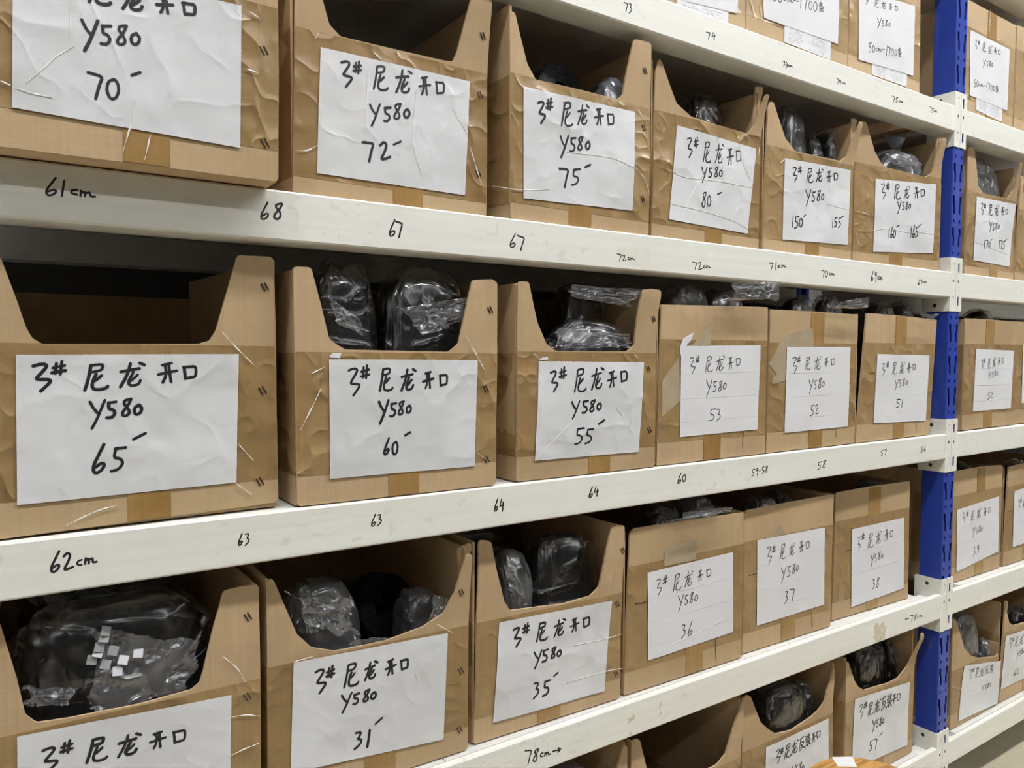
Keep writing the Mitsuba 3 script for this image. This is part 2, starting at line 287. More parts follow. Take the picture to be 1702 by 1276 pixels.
def connector_mesh(side):
    """L-shaped end plate round the upright; side -1: the left bay's, +1: the right bay's."""
    xc = (PX0 + PX1) / 2; z1, z0 = .047, -.124
    a, b = (PX0 - .0045, xc - .0013) if side < 0 else (xc + .0013, PX1 + .0045)
    fr = sg.box(a, z0, b, z1).buffer(-.002).buffer(.002)
    hx = (PX0 + .0165) if side < 0 else (PX1 - .0165)
    for zc in (.015, -.092): fr = fr.difference(sg.LineString([(hx, zc - .0105), (hx, zc + .0105)]).buffer(.0056, quad_segs=4))
    fr = fr.difference(shapely.affinity.scale(sg.Point(hx, -.0275).buffer(.0046, quad_segs=4), 1, 1.1))
    parts = [slab(fr, .0005, .0035)]
    sd = sg.box(.0005, z0, .088, z1).buffer(-.006).buffer(.006, quad_segs=3).union(sg.box(.0005, z0, .02, z1))
    for zc in (.026, -.104): sd = sd.difference(sg.Point(.047, zc).buffer(.0062, quad_segs=4))
    q = slab(sd, 0, .003); v = q.vertices.copy()
    x = PX0 - .0045 if side < 0 else PX1 + .0015
    q.vertices = np.column_stack([x + v[:, 1], v[:, 0], v[:, 2]]); q.invert()
    parts.append(q)
    if side < 0:   # the pressed hooks that fill the slots of this plate
        for zc in (.015, -.092): parts.append(slab(sg.LineString([(hx + .0012, zc - .010), (hx + .0012, zc + .010)]).buffer(.0042, quad_segs=3), .0018, .004))
    return cat(parts)
def bolt_mesh(side):
    hx = (PX0 + .0165) if side < 0 else (PX1 - .0165)
    m = trimesh.creation.cylinder(.0052, .0028, sections=14); m.apply_transform(trimesh.transformations.rotation_matrix(math.pi / 2, [1, 0, 0])); m.apply_translation([hx, .0026, -.0275])
    out = [m]
    for zc in (.026, -.104):
        q = trimesh.creation.cylinder(.0068, .0014, sections=14); q.apply_transform(trimesh.transformations.rotation_matrix(math.pi / 2, [0, 1, 0])); q.apply_translation([PX0 - .0021 if side < 0 else PX1 + .0021, .047, zc]); out.append(q)
    return cat(out)
_bolt = {s: ply(bolt_mesh(s), 'dark_bolt', smooth=30) for s in (-1, 1)}
_con = {s: ply(connector_mesh(s), 'ivory_paint', smooth=30) for s in (-1, 1)}
_rng = np.random.default_rng(5)
def weld_mesh(x):
    out = []
    for j in range(9):
        s = trimesh.creation.icosphere(1, .0028); s.apply_scale([1, .55, 1.35]); s.apply_translation([x + _rng.normal(0, .0007), .0003, -.006 - .0085 * j + _rng.normal(0, .0009)]); out.append(s)
    return cat(out)
_weld = ply(weld_mesh(PX0 - .0052), 'ivory_paint', smooth=True)
BEAMKEY = {}
nb = 0
for lv in LV:
    up = T4().translate([0, 0, LV[lv]])
    for bay in (0, 1):
        k = numbered(RACK + '__beam', nb); nb += 1; BEAMKEY[lv, bay] = k
        put(k, {**_beams[bay], 'to_world': up})
        put(k + '__end_plate', {**_con[-1 if bay == 0 else 1], 'to_world': up})
        put(k + '__locking_bolt', {**_bolt[-1 if bay == 0 else 1], 'to_world': up})
        if bay == 0: put(k + '__weld_bead', {**_weld, 'to_world': up})
for lv in LV:
    up = T4().translate([0, .63, LV[lv]]) @ T4().scale([1, -1, 1])
    for bay in (0, 1):
        put(numbered(RACK + '__beam', nb), {**_beams[bay], 'to_world': up}); nb += 1
_deck = {}
nd = 0
for lv in LV:
    for bay, (x0, x1) in enumerate(_spans):
        n = 5; w = (x1 - x0 - .16) / n
        for j in range(n):
            a = x0 + .08 + j * w
            put(numbered(RACK + '__deck_panel', nd), ply(box_mesh(a + .001, a + w - .001, .0172, .6128, LV[lv] - .0175, LV[lv] - .001), 'deck_paint')); nd += 1

# marker numbers and glue stains on the beams
BEAM_TEXT = [(1, '73', [1.1302, -0.0469], [1.1536, -0.0446], 0.0203), (1, '74', [1.3853, -0.046], [1.4158, -0.0417], 0.016), (1, '74cm', [1.6654, -0.0523], [1.7066, -0.0508], 0.0133), (1, '74cm', [1.8968, -0.0483], [1.9383, -0.0468], 0.0142), (1, '75cm', [2.1701, -0.0445], [2.2274, -0.0446], 0.0172), (1, '75cm', [2.3774, -0.0379], [2.4226, -0.0376], 0.015), (2, '61cm', [0.0725, -0.033], [0.1352, -0.0359], 0.0257), (2, '68', [0.3629, -0.0352], [0.3988, -0.0322], 0.0279), (2, '67', [0.5848, -0.0416], [0.6125, -0.0435], 0.0278), (2, '67', [0.8396, -0.0423], [0.8765, -0.0465], 0.0292), (2, '72cm', [1.1181, -0.055], [1.1684, -0.0543], 0.0161), (2, '72cm', [1.3511, -0.057], [1.4116, -0.0558], 0.0194), (2, '71cm', [1.628, -0.0406], [1.6941, -0.0354], 0.019), (2, '70cm', [1.8471, -0.0471], [1.9055, -0.0418], 0.0206), (2, '69cm', [2.0836, -0.0398], [2.1431, -0.0403], 0.0297), (2, '69cm', [2.3359, -0.0422], [2.3881, -0.0384], 0.0164), (3, '62cm', [0.07, -0.0346], [0.1273, -0.0393], 0.0286), (3, '63', [0.324, -0.0386], [0.3432, -0.0385], 0.0202), (3, '63', [0.5502, -0.0359], [0.5733, -0.0357], 0.0209), (3, '64', [0.807, -0.0384], [0.8299, -0.038], 0.0248), (3, '64', [1.0444, -0.0373], [1.0726, -0.0365], 0.0224), (3, '60', [1.3104, -0.031], [1.3396, -0.0317], 0.0237), (3, '59-58', [1.5745, -0.0403], [1.6383, -0.0359], 0.0196), (3, '58', [1.8473, -0.0456], [1.8874, -0.0429], 0.0213), (3, '57', [2.1546, -0.0334], [2.1888, -0.0319], 0.018), (3, '56', [2.3802, -0.0377], [2.4104, -0.0361], 0.0201), (4, '78cm→', [0.882, -0.0374], [0.9755, -0.0483], 0.0281), (4, '←78cm', [2.3147, -0.0364], [2.4179, -0.0459], 0.0192)]
for i, (lv, text, a, b, h) in enumerate(BEAM_TEXT):
    v, f = fill(writing([(text, a, b, h)], 0.0029 if h > .022 else 0.0022, 100 + i))
    root = BEAMKEY[lv, 0] + '__handwritten_number'
    kk = root; n = 0
    while kk in scene: n += 1; kk = numbered(root, n)
    put(kk, ply((np.column_stack([v[:, 0], np.full(len(v), -.0005), v[:, 1] + LV[lv]]), f), 'marker_ink'))
RES = [(2, [0.2509, -0.0259], [0.3023, -0.0441]), (2, [1.1177, -0.0262], [1.2213, -0.0737]), (4, [1.1619, -0.0252], [1.189, -0.0493]), (4, [1.1635, -0.0642], [1.1781, -0.0784]), (4, [1.2587, -0.024], [1.2688, -0.0405]), (4, [1.2591, -0.0435], [1.2713, -0.0547]), (4, [2.1384, -0.0154], [2.2103, -0.0778])]
for i, (lv, a, b) in enumerate(RES):
    rng = np.random.default_rng(40 + i); c = (np.array(a) + b) / 2; r = np.abs(np.array(b) - a) / 2
    faint = r[0] > .02
    blobs = []
    for j in range(16 if faint or r[0] > .03 else 5):
        q = c + (rng.random(2) * 2 - 1) * r * .7
        blobs.append(sg.Polygon([q + r * rng.uniform(.18, .5) * np.array([math.cos(t), math.sin(t)]) for t in np.linspace(0, 2 * math.pi, 8)[:-1]]))
    g = shapely.union_all(blobs).buffer(.0012).buffer(-.001)
    v, f = fill(g)
    root = BEAMKEY[lv, 0] + '__glue_residue'; kk = root; n = 0
    while kk in scene: n += 1; kk = numbered(root, n)
    put(kk, ply((np.column_stack([v[:, 0], np.full(len(v), -.0003), v[:, 1] + LV[lv]]), f), 'faint_residue' if i < 2 else 'glue_residue'))

# ---------------------------------------------------------------- the boxes
DATA = {
 '70': {'lv': 2, 'a': [-0.0053, -0.05], 'b': [0.3777, -0.05], 'poly': [[0.3872, 0.1745], [0.3905, 0.302], [0.3866, 0.3813], [0.3216, 0.3736], [0.3091, 0.3359], [0.2943, 0.2907], [0.2801, 0.2748], [0.0887, 0.2644], [0.0775, 0.2697], [0.0613, 0.2946], [0.0347, 0.3196], [0.0083, 0.3108]], 'vcut': 0.2644, 'staples': [[0.3642, 0.1886], [0.3641, 0.0509]], 'creases': [[[0.0571, 0.0845], [0.0762, 0.1056], [0.0918, 0.1263], [0.1134, 0.1442]], [[0.0468, 0.0761], [0.0624, 0.0726], [0.0869, 0.0718]], [[0.1097, 0.2049], [0.1078, 0.1562]], [[0.1861, 0.089], [0.1792, 0.0531], [0.168, 0.0122]], [[0.3348, 0.2477], [0.3571, 0.2383]], [[0.3314, 0.1604], [0.3538, 0.1575]], [[0.2037, 0.0431], [0.1955, 0.0068]], [[0.0298, 0.0824], [0.0414, 0.0783]]], 'sheet': [[0.0466, 0.2427], [0.3299, 0.2509], [0.3257, 0.0431], [0.0418, 0.0516]], 'text': [('3#尼龙开口', [0.0736, 0.2172], [0.2656, 0.2276], 0.0324), ('Y580', [0.1226, 0.1596], [0.1927, 0.1669], 0.0412), ('70', [0.1275, 0.0983], [0.1683, 0.0971], 0.037), ('-', [0.1813, 0.1198], [0.1916, 0.1256], 0.0)]},
 '72': {'lv': 2, 'a': [0.4286, 0.035], 'b': [0.8094, 0.035], 'poly': [[0.384, 0.332], [0.3888, 0.4044], [0.379, 0.4179], [0.3405, 0.4141], [0.3364, 0.3994], [0.327, 0.3588], [0.3142, 0.3018], [0.3059, 0.2833], [0.2879, 0.281], [0.0846, 0.278], [0.0651, 0.2933], [0.0534, 0.3325], [0.0449, 0.3692], [0.0173, 0.3699], [0.0073, 0.3645]], 'bend': 0.0157, 'vc': 0.278, 'vcut': 0.278, 'staples': [[0.3682, 0.3367], [0.3666, 0.2277], [0.3632, 0.0776]], 'creases': [[[0.1326, 0.2251], [0.1289, 0.1251]], [[0.2268, 0.2139], [0.218, 0.1182], [0.2387, 0.0631]], [[0.0063, 0.0748], [0.0222, 0.0743], [0.0428, 0.0886]], [[0.0456, 0.2747], [0.0382, 0.2618]], [[0.303, 0.1971], [0.3364, 0.1522]], [[0.3402, 0.1337], [0.367, 0.0635]], [[0.1423, 0.265], [0.1649, 0.2523]]], 'sheet': [[0.0484, 0.2515], [0.3419, 0.2532], [0.3309, 0.0383], [0.041, 0.0417]], 'text': [('3#尼龙开口', [0.0842, 0.2153], [0.2855, 0.2297], 0.0429), ('Y580', [0.1393, 0.1562], [0.2147, 0.1662], 0.0411), ('72', [0.124, 0.0901], [0.1759, 0.0968], 0.0396), ('-', [0.1826, 0.1104], [0.1966, 0.118], 0.0)]},
 '75': {'lv': 2, 'a': [0.8507, 0.012], 'b': [1.2215, 0.012], 'poly': [[0.3718, 0.2567], [0.3741, 0.3382], [0.3788, 0.4183], [0.3512, 0.4192], [0.3211, 0.416], [0.314, 0.3911], [0.2977, 0.3231], [0.2922, 0.2933], [0.2763, 0.2814], [0.203, 0.2807], [0.0587, 0.2785], [0.038, 0.3044], [0.0235, 0.3468], [0.0032, 0.4127], [-0.004, 0.4159], [-0.004, 0.4122]], 'vcut': 0.2807, 'staples': [[0.3549, 0.3508], [0.3543, 0.228], [0.3516, 0.0728]], 'creases': [[[0.1367, 0.1483], [0.2562, 0.1551], [0.3052, 0.144], [0.3252, 0.1394]], [[0.3252, 0.1431], [0.356, 0.1214], [0.3694, 0.0897]], [[-0.0443, 0.0577], [0.0272, 0.0565], [0.094, 0.0678]], [[0.3231, 0.2774], [0.3436, 0.2592], [0.3644, 0.2407]]], 'bags': [[0.2487, 0.3428, 0.3357, 0.06, 'clear']], 'rolls': [[0.1213, 0.2314, 0.3535, 0.08]], 'sheet': [[0.0268, 0.2581], [0.3249, 0.2625], [0.319, 0.049], [0.0281, 0.0428]], 'text': [('3#尼龙开口', [0.0612, 0.2162], [0.2624, 0.2344], 0.0447), ('Y580', [0.1213, 0.1579], [0.1974, 0.1659], 0.0441), ('75', [0.1188, 0.0946], [0.1707, 0.1013], 0.0391), ('-', [0.185, 0.1241], [0.1987, 0.1312], 0.0)]},
 '80': {'lv': 2, 'a': [1.2471, 0.03], 'b': [1.6235, 0.03], 'poly': [[0.3813, 0.2545], [0.3825, 0.3044], [0.377, 0.3985], [0.3691, 0.3978], [0.3555, 0.3459], [0.3487, 0.3071], [0.3245, 0.2832], [0.2195, 0.2864], [0.1224, 0.2901], [0.0758, 0.3121], [0.0531, 0.3506], [0.0264, 0.398], [0.0172, 0.4017], [0.0087, 0.3718]], 'bend': 0.0254, 'vc': 0.2871, 'vcut': 0.2871, 'creases': [[[0.0214, 0.1621], [0.0567, 0.1562], [0.0958, 0.1458], [0.1943, 0.1525], [0.3445, 0.1526]], [[0.1815, 0.1888], [0.1417, 0.1359], [0.0975, 0.0578]], [[0.2903, 0.2533], [0.3041, 0.2099], [0.3375, 0.1685]], [[0.2037, 0.2641], [0.2289, 0.2237], [0.2369, 0.1436]], [[0.0581, 0.0813], [0.1663, 0.0771], [0.2762, 0.0638], [0.3342, 0.0484]], [[0.3711, 0.2614], [0.3653, 0.2311]]], 'flap': [[0.3721, 0.4083], [0.3974, 0.4132], [0.3734, 0.3156], [0.3617, 0.3052]], 'bags': [[0.2194, 0.3393, 0.3957, 0.12, 'dark']], 'sheet': [[0.0757, 0.2617], [0.3582, 0.2511], [0.3293, 0.0375], [0.0532, 0.046]], 'text': [('3#尼龙开口', [0.1085, 0.2158], [0.2975, 0.2193], 0.0485), ('Y580', [0.1615, 0.1622], [0.2332, 0.1696], 0.0396), ('80', [0.1599, 0.1024], [0.1984, 0.1047], 0.0417), ('-', [0.2161, 0.1216], [0.2293, 0.1272], 0.0)]},
 '150': {'lv': 2, 'a': [1.6237, 0.03], 'b': [2.0312, 0.03], 'poly': [[0.41, 0.2582], [0.3954, 0.3247], [0.4006, 0.3896], [0.3825, 0.3884], [0.3618, 0.3198], [0.3556, 0.2884], [0.3288, 0.2725], [0.1986, 0.2701], [0.1256, 0.2704], [0.0823, 0.2964], [0.0568, 0.3394], [0.0351, 0.3774], [0.0215, 0.3799], [0.0108, 0.3569]], 'bend': 0.0241, 'vc': 0.2701, 'vcut': 0.2701, 'creases': [[[0.0601, 0.2284], [0.0784, 0.2418]], [[0.2715, 0.1459], [0.3673, 0.1422]], [[0.3744, 0.2722], [0.404, 0.2574]]], 'flap': [[0.3999, 0.4015], [0.4207, 0.4027], [0.4084, 0.3367], [0.3947, 0.3251]], 'bags': [[0.1452, 0.2755, 0.4612, 0.09, 'grey'], [0.243, 0.4013, 0.3422, 0.08, 'dark'], [0.3775, 0.5209, 0.3745, 0.07, 'dark']], 'sheet': [[0.0784, 0.2439], [0.3776, 0.2539], [0.3687, 0.0443], [0.0764, 0.0353]], 'text': [('3#尼龙开口', [0.1133, 0.2074], [0.3141, 0.2269], 0.037), ('Y580', [0.173, 0.1529], [0.2555, 0.1623], 0.0422), ('150', [0.1136, 0.0846], [0.1619, 0.0871], 0.0329), ('-', [0.1629, 0.1019], [0.1723, 0.1082], 0.0), ('155', [0.2912, 0.1005], [0.3324, 0.1036], 0.0299), ('-', [0.335, 0.1178], [0.3461, 0.1231], 0.0)]},
 '160': {'lv': 2, 'a': [2.0621, 0.045], 'b': [2.4714, 0.006], 'poly': [[0.4095, 0.2601], [0.4022, 0.3313], [0.4098, 0.4071], [0.3917, 0.4031], [0.3674, 0.3423], [0.3605, 0.295], [0.3303, 0.28], [0.1495, 0.2872], [0.1179, 0.2982], [0.0859, 0.3295], [0.0467, 0.4046], [0.0266, 0.4036], [-0.0021, 0.3794]], 'bend': 0.0144, 'vc': 0.2872, 'vcut': 0.2872, 'creases': [[[0.0193, 0.0932], [0.0719, 0.0948], [0.1565, 0.1114], [0.2372, 0.1026], [0.3199, 0.1115], [0.4019, 0.1047]], [[0.0084, 0.1479], [0.0778, 0.1395]], [[0.0046, 0.0872], [0.0222, 0.0521]]], 'flap': [[0.403, 0.4129], [0.4283, 0.4147], [0.4084, 0.3518], [0.3987, 0.3349]], 'bags': [[0.1563, 0.3768, 0.3598, 0.05, 'clear']], 'films': [[[0.1352, 0.334], [0.2223, 0.3475], [0.3571, 0.3176], [0.1844, 0.2898]]], 'sheet': [[0.0905, 0.2485], [0.3798, 0.2622], [0.374, 0.0503], [0.0855, 0.0368]], 'text': [('3#尼龙开口', [0.1173, 0.2145], [0.3214, 0.2302], 0.0417), ('Y580', [0.1938, 0.1746], [0.2569, 0.1805], 0.0375), ('160', [0.1532, 0.0961], [0.1889, 0.0989], 0.0323), ('-', [0.1913, 0.1182], [0.2023, 0.1226], 0.0), ('165', [0.2576, 0.1067], [0.2965, 0.1097], 0.0356), ('-', [0.2982, 0.1278], [0.3113, 0.1351], 0.0)]},
 '170': {'lv': 2, 'a': [2.6843, 0.03], 'b': [3.0379, 0.03], 'poly': [[0.3616, 0.2457], [0.3462, 0.3306], [0.3092, 0.4035], [0.294, 0.4043], [0.3148, 0.3156], [0.2876, 0.2828], [0.1178, 0.2821], [0.0748, 0.3024], [0.0392, 0.4223], [0.015, 0.4209], [-0.004, 0.4104]], 'bend': 0.0384, 'vc': 0.2821, 'vcut': 0.2821, 'creases': [[[0.0225, 0.1117], [0.0632, 0.1122], [0.1723, 0.1009], [0.2479, 0.0949], [0.3263, 0.0829]]], 'bags': [[0.03, 0.5627, 0.4724, 0.07, 'grey']], 'sheet': [[0.0596, 0.264], [0.3487, 0.2703], [0.3157, 0.0474], [0.0517, 0.052]], 'text': [('3#尼龙开口', [0.0914, 0.228], [0.2895, 0.2355], 0.0366), ('Y580', [0.1554, 0.1716], [0.2335, 0.1759], 0.0372), ('170', [0.1204, 0.1112], [0.1677, 0.115], 0.0285), ('-', [0.1681, 0.1277], [0.1777, 0.132], 0.0), ('175', [0.2334, 0.1203], [0.2781, 0.1209], 0.0321), ('-', [0.2783, 0.1369], [0.2883, 0.1413], 0.0)]},
 '65': {'lv': 3, 'a': [0.0037, 0.015], 'b': [0.3978, 0.028], 'poly': [[0.3901, 0.4088], [0.384, 0.4116], [0.3324, 0.4105], [0.3187, 0.3641], [0.297, 0.2888], [0.2878, 0.2741], [0.2738, 0.2695], [0.064, 0.2669], [0.0521, 0.2753], [0.0445, 0.2915], [0.0353, 0.3259], [0.0173, 0.3862], [0.0088, 0.386], [0.0047, 0.3812]], 'vcut': 0.2695, 'lift': 0.008, 'staples': [[0.3765, 0.3576], [0.3707, 0.1892], [0.365, 0.0407]], 'creases': [[[0.3047, 0.289], [0.3307, 0.2597], [0.3574, 0.2334]], [[0.329, 0.1101], [0.353, 0.0808]], [[0.3256, 0.0461], [0.3497, 0.0256]], [[0.0879, 0.0104], [0.1247, 0.0266], [0.1536, 0.0319]]], 'sheet': [[0.0323, 0.2526], [0.3314, 0.2534], [0.3256, 0.0483], [0.0297, 0.046]], 'text': [('3#尼龙开口', [0.051, 0.2196], [0.2662, 0.2253], 0.0369), ('Y580', [0.1206, 0.1663], [0.1897, 0.1694], 0.0387), ('65', [0.1212, 0.1024], [0.1649, 0.1001], 0.0431), ('-', [0.1768, 0.1275], [0.1931, 0.1353], 0.0)]},
 '60': {'lv': 3, 'a': [0.4231, 0.009], 'b': [0.8121, 0.002], 'poly': [[0.3951, 0.2615], [0.3971, 0.3911], [0.3792, 0.3966], [0.3361, 0.3924], [0.3287, 0.3661], [0.3167, 0.3182], [0.3052, 0.2723], [0.2855, 0.258], [0.0849, 0.2614], [0.0684, 0.2705], [0.056, 0.2804], [0.0423, 0.3368], [0.026, 0.3966], [0.0055, 0.397], [-0.004, 0.3959]], 'vcut': 0.258, 'scraps': [[[0.0558, 0.2476], [0.0579, 0.2519], [0.0624, 0.2559], [0.0768, 0.2548], [0.0743, 0.2467]]], 'staples': [[0.3756, 0.3326], [0.3666, 0.1821], [0.3689, 0.0472]], 'creases': [[[0.3161, 0.2929], [0.3494, 0.2421], [0.3684, 0.2096]], [[0.0241, 0.2209], [0.0474, 0.232]], [[0.0047, 0.1276], [0.0413, 0.197]], [[0.3461, 0.0668], [0.365, 0.0524]]], 'bags': [[0.0439, 0.1787, 0.4199, 0.09, 'dark'], [0.1796, 0.4251, 0.4349, 0.1, 'dark']], 'films': [[[0.1655, 0.3396], [0.3538, 0.3689], [0.3407, 0.3197], [0.2292, 0.2749]], [[0.0531, 0.3588], [0.1235, 0.3084], [0.1234, 0.2815], [0.0662, 0.3071]]], 'sheet': [[0.0549, 0.2447], [0.3457, 0.2427], [0.3405, 0.0413], [0.0551, 0.0426]], 'text': [('3#尼龙开口', [0.0892, 0.206], [0.2808, 0.2079], 0.0421), ('Y580', [0.1445, 0.1513], [0.2075, 0.1533], 0.0372), ('60', [0.1536, 0.0909], [0.1833, 0.089], 0.0337), ('-', [0.1947, 0.1087], [0.205, 0.1136], 0.0)]},
 '55': {'lv': 3, 'a': [0.8638, 0.008], 'b': [1.241, 0.004], 'poly': [[0.3777, 0.2476], [0.3744, 0.327], [0.3845, 0.3955], [0.3473, 0.3975], [0.323, 0.3938], [0.3166, 0.366], [0.3128, 0.3292], [0.3119, 0.2737], [0.2915, 0.2596], [0.0968, 0.2599], [0.0718, 0.2748], [0.0505, 0.316], [0.0284, 0.3966], [0.0121, 0.3967], [0.002, 0.3959]], 'bend': 0.0129, 'vc': 0.2596, 'vcut': 0.2596, 'scraps': [[[0.0535, 0.2414], [0.0585, 0.2461], [0.0746, 0.2488], [0.0755, 0.2427]]], 'staples': [[0.3635, 0.3269], [0.355, 0.2156], [0.3598, 0.0795]], 'creases': [[[0.0452, 0.0431], [0.0896, 0.0774], [0.1421, 0.1183]], [[0.2585, 0.1367], [0.2758, 0.1194]], [[0.0375, 0.2567], [0.0564, 0.2414]], [[0.3011, 0.2589], [0.3213, 0.244]]], 'bags': [[0.2096, 0.5093, 0.4268, 0.17, 'dark'], [0.1016, 0.3816, 0.3218, 0.06, 'dark']], 'films': [[[0.125, 0.4024], [0.3626, 0.4002], [0.3273, 0.3533], [0.1186, 0.3711]], [[0.0841, 0.3124], [0.3179, 0.3003], [0.3389, 0.2626], [0.1151, 0.2612]]], 'sheet': [[0.0522, 0.2397], [0.3392, 0.2364], [0.3255, 0.038], [0.0431, 0.0399]], 'text': [('3#尼龙开口', [0.0801, 0.1959], [0.288, 0.2042], 0.0447), ('Y580', [0.1366, 0.138], [0.2178, 0.1401], 0.0388), ('55', [0.1447, 0.0845], [0.195, 0.0823], 0.0373), ('-', [0.2088, 0.1061], [0.2243, 0.1133], 0.0)]},
 '53': {'lv': 3, 'a': [1.2535, 0.01], 'b': [1.6378, 0.01], 'poly': [[0.387, 0.3731], [0.1896, 0.3695], [0.0082, 0.3661]], 'vcut': 0.3731, 'ticks': [[[0.2967, 0.0614], [0.2959, 0.02]]], 'patches': [[[0.1696, 0.3278], [0.1738, 0.2755], [0.1096, 0.275]], [[0.0649, 0.2474], [0.0697, 0.1454], [0.0126, 0.1106], [0.0112, 0.1917]]], 'scraps': [[[0.0693, 0.2513], [0.0678, 0.2708], [0.0781, 0.2905], [0.1118, 0.3047], [0.1047, 0.2868], [0.0869, 0.2729]]], 'bags': [[0.0839, 0.2257, 0.4302, 0.07, 'grey'], [0.2306, 0.4831, 0.4489, 0.08, 'clear']], 'films': [[[0.1747, 0.4285], [0.4245, 0.4462], [0.4264, 0.3819], [0.1938, 0.3763]]], 'sheet': [[0.07, 0.2728], [0.3563, 0.2759], [0.3503, 0.0648], [0.0719, 0.062]], 'text': [('3#尼龙开口', [0.0991, 0.2284], [0.2794, 0.2336], 0.0355), ('Y580', [0.1583, 0.1726], [0.2308, 0.1729], 0.0404), ('53', [0.1698, 0.1102], [0.2157, 0.1082], 0.0334)]},
 '52': {'lv': 3, 'a': [1.6456, 0.012], 'b': [2.0384, 0.012], 'poly': [[0.3989, 0.3661], [0.195, 0.3683], [0.0062, 0.3684]], 'vcut': 0.3684, 'ticks': [[[0.3003, 0.0491], [0.3014, 0.022]]], 'patches': [[[0.1852, 0.3236], [0.1892, 0.2746], [0.0737, 0.2722], [0.0694, 0.1849], [0.0174, 0.1772], [0.017, 0.1902], [0.0338, 0.203], [0.0022, 0.2294], [0.0521, 0.2904], [0.094, 0.3077]]], 'bags': [[0.1566, 0.3188, 0.4398, 0.08, 'dark'], [0.2578, 0.4722, 0.4423, 0.06, 'grey']], 'films': [[[0.2155, 0.3895], [0.4075, 0.4208], [0.4177, 0.3784], [0.216, 0.3757]]], 'sheet': [[0.0737, 0.2731], [0.3608, 0.2746], [0.3574, 0.0508], [0.0701, 0.0492]], 'text': [('3#尼龙开口', [0.0966, 0.2266], [0.2869, 0.2322], 0.0355), ('Y580', [0.1719, 0.1669], [0.2405, 0.1699], 0.0373), ('52', [0.1778, 0.1043], [0.2181, 0.1036], 0.033)]},
 '51': {'lv': 3, 'a': [2.0425, 0.012], 'b': [2.4522, 0.012], 'poly': [[0.4337, 0.3627], [0.2108, 0.3697], [0.04, 0.3721]], 'vcut': 0.3721, 'ticks': [[[0.056, 0.1994], [0.0867, 0.1995]], [[0.3233, 0.0463], [0.3251, 0.012]]], 'bags': [[0.1882, 0.3457, 0.435, 0.09, 'dark'], [0.318, 0.5884, 0.4424, 0.08, 'grey']], 'films': [[[0.2457, 0.3769], [0.3883, 0.3784], [0.3544, 0.35], [0.27, 0.3688]]], 'sheet': [[0.0958, 0.2547], [0.3902, 0.2505], [0.3786, 0.0462], [0.0852, 0.0536]], 'text': [('3#尼龙开口', [0.1218, 0.211], [0.3068, 0.2142], 0.0373), ('Y580', [0.1926, 0.1631], [0.2664, 0.1656], 0.0355), ('51', [0.2027, 0.1084], [0.2406, 0.106], 0.0296)]},
 '50': {'lv': 3, 'a': [2.6773, 0.02], 'b': [3.0557, 0.02], 'poly': [[0.3813, 0.3705], [0.1726, 0.3736], [0.0005, 0.3737]], 'vcut': 0.3737, 'ticks': [[[0.0468, 0.202], [0.0703, 0.2017]]], 'bags': [[0.2362, 0.5327, 0.4307, 0.1, 'dark']], 'sheet': [[0.0765, 0.272], [0.3553, 0.267], [0.3433, 0.062], [0.0661, 0.0615]], 'text': [('3#尼龙开口', [0.1157, 0.2185], [0.2766, 0.231], 0.0334), ('Y580', [0.173, 0.1801], [0.2389, 0.185], 0.0293), ('50', [0.1675, 0.1129], [0.2111, 0.1116], 0.027)]},
 '30': {'lv': 4, 'a': [-0.0163, 0.03], 'b': [0.3642, 0.03], 'poly': [[0.3818, 0.2527], [0.3813, 0.3948], [0.3527, 0.3955], [0.3247, 0.3935], [0.307, 0.3308], [0.2994, 0.2996], [0.2934, 0.2735], [0.2868, 0.2532], [0.2753, 0.2452], [0.1951, 0.2417], [0.1057, 0.2452], [0.067, 0.2493], [0.0541, 0.2642], [0.0451, 0.3176], [0.027, 0.4009], [0.0154, 0.4044], [0.0086, 0.4022]], 'vcut': 0.2417, 'staples': [[0.3642, 0.3401], [0.3615, 0.2079]], 'creases': [[[0.3222, 0.2889], [0.3458, 0.264], [0.3563, 0.2389]], [[0.3342, 0.1869], [0.3585, 0.1846], [0.3804, 0.1758]], [[0.3335, 0.1238], [0.3551, 0.1287], [0.3772, 0.1308]]], 'bags': [[0.0121, 0.3483, 0.3921, 0.08, 'dark']], 'films': [[[0.1368, 0.3646], [0.3087, 0.3212], [0.2866, 0.2311], [0.1144, 0.2306]], [[0.0437, 0.3046], [0.1265, 0.2856], [0.1084, 0.2605], [0.0512, 0.2704]]], 'sheet': [[0.0435, 0.2374], [0.3346, 0.2232], [0.3296, 0.0233], [0.0409, 0.0622]], 'text': [('3#尼龙开口', [0.0732, 0.1951], [0.2623, 0.1773], 0.0333)]},
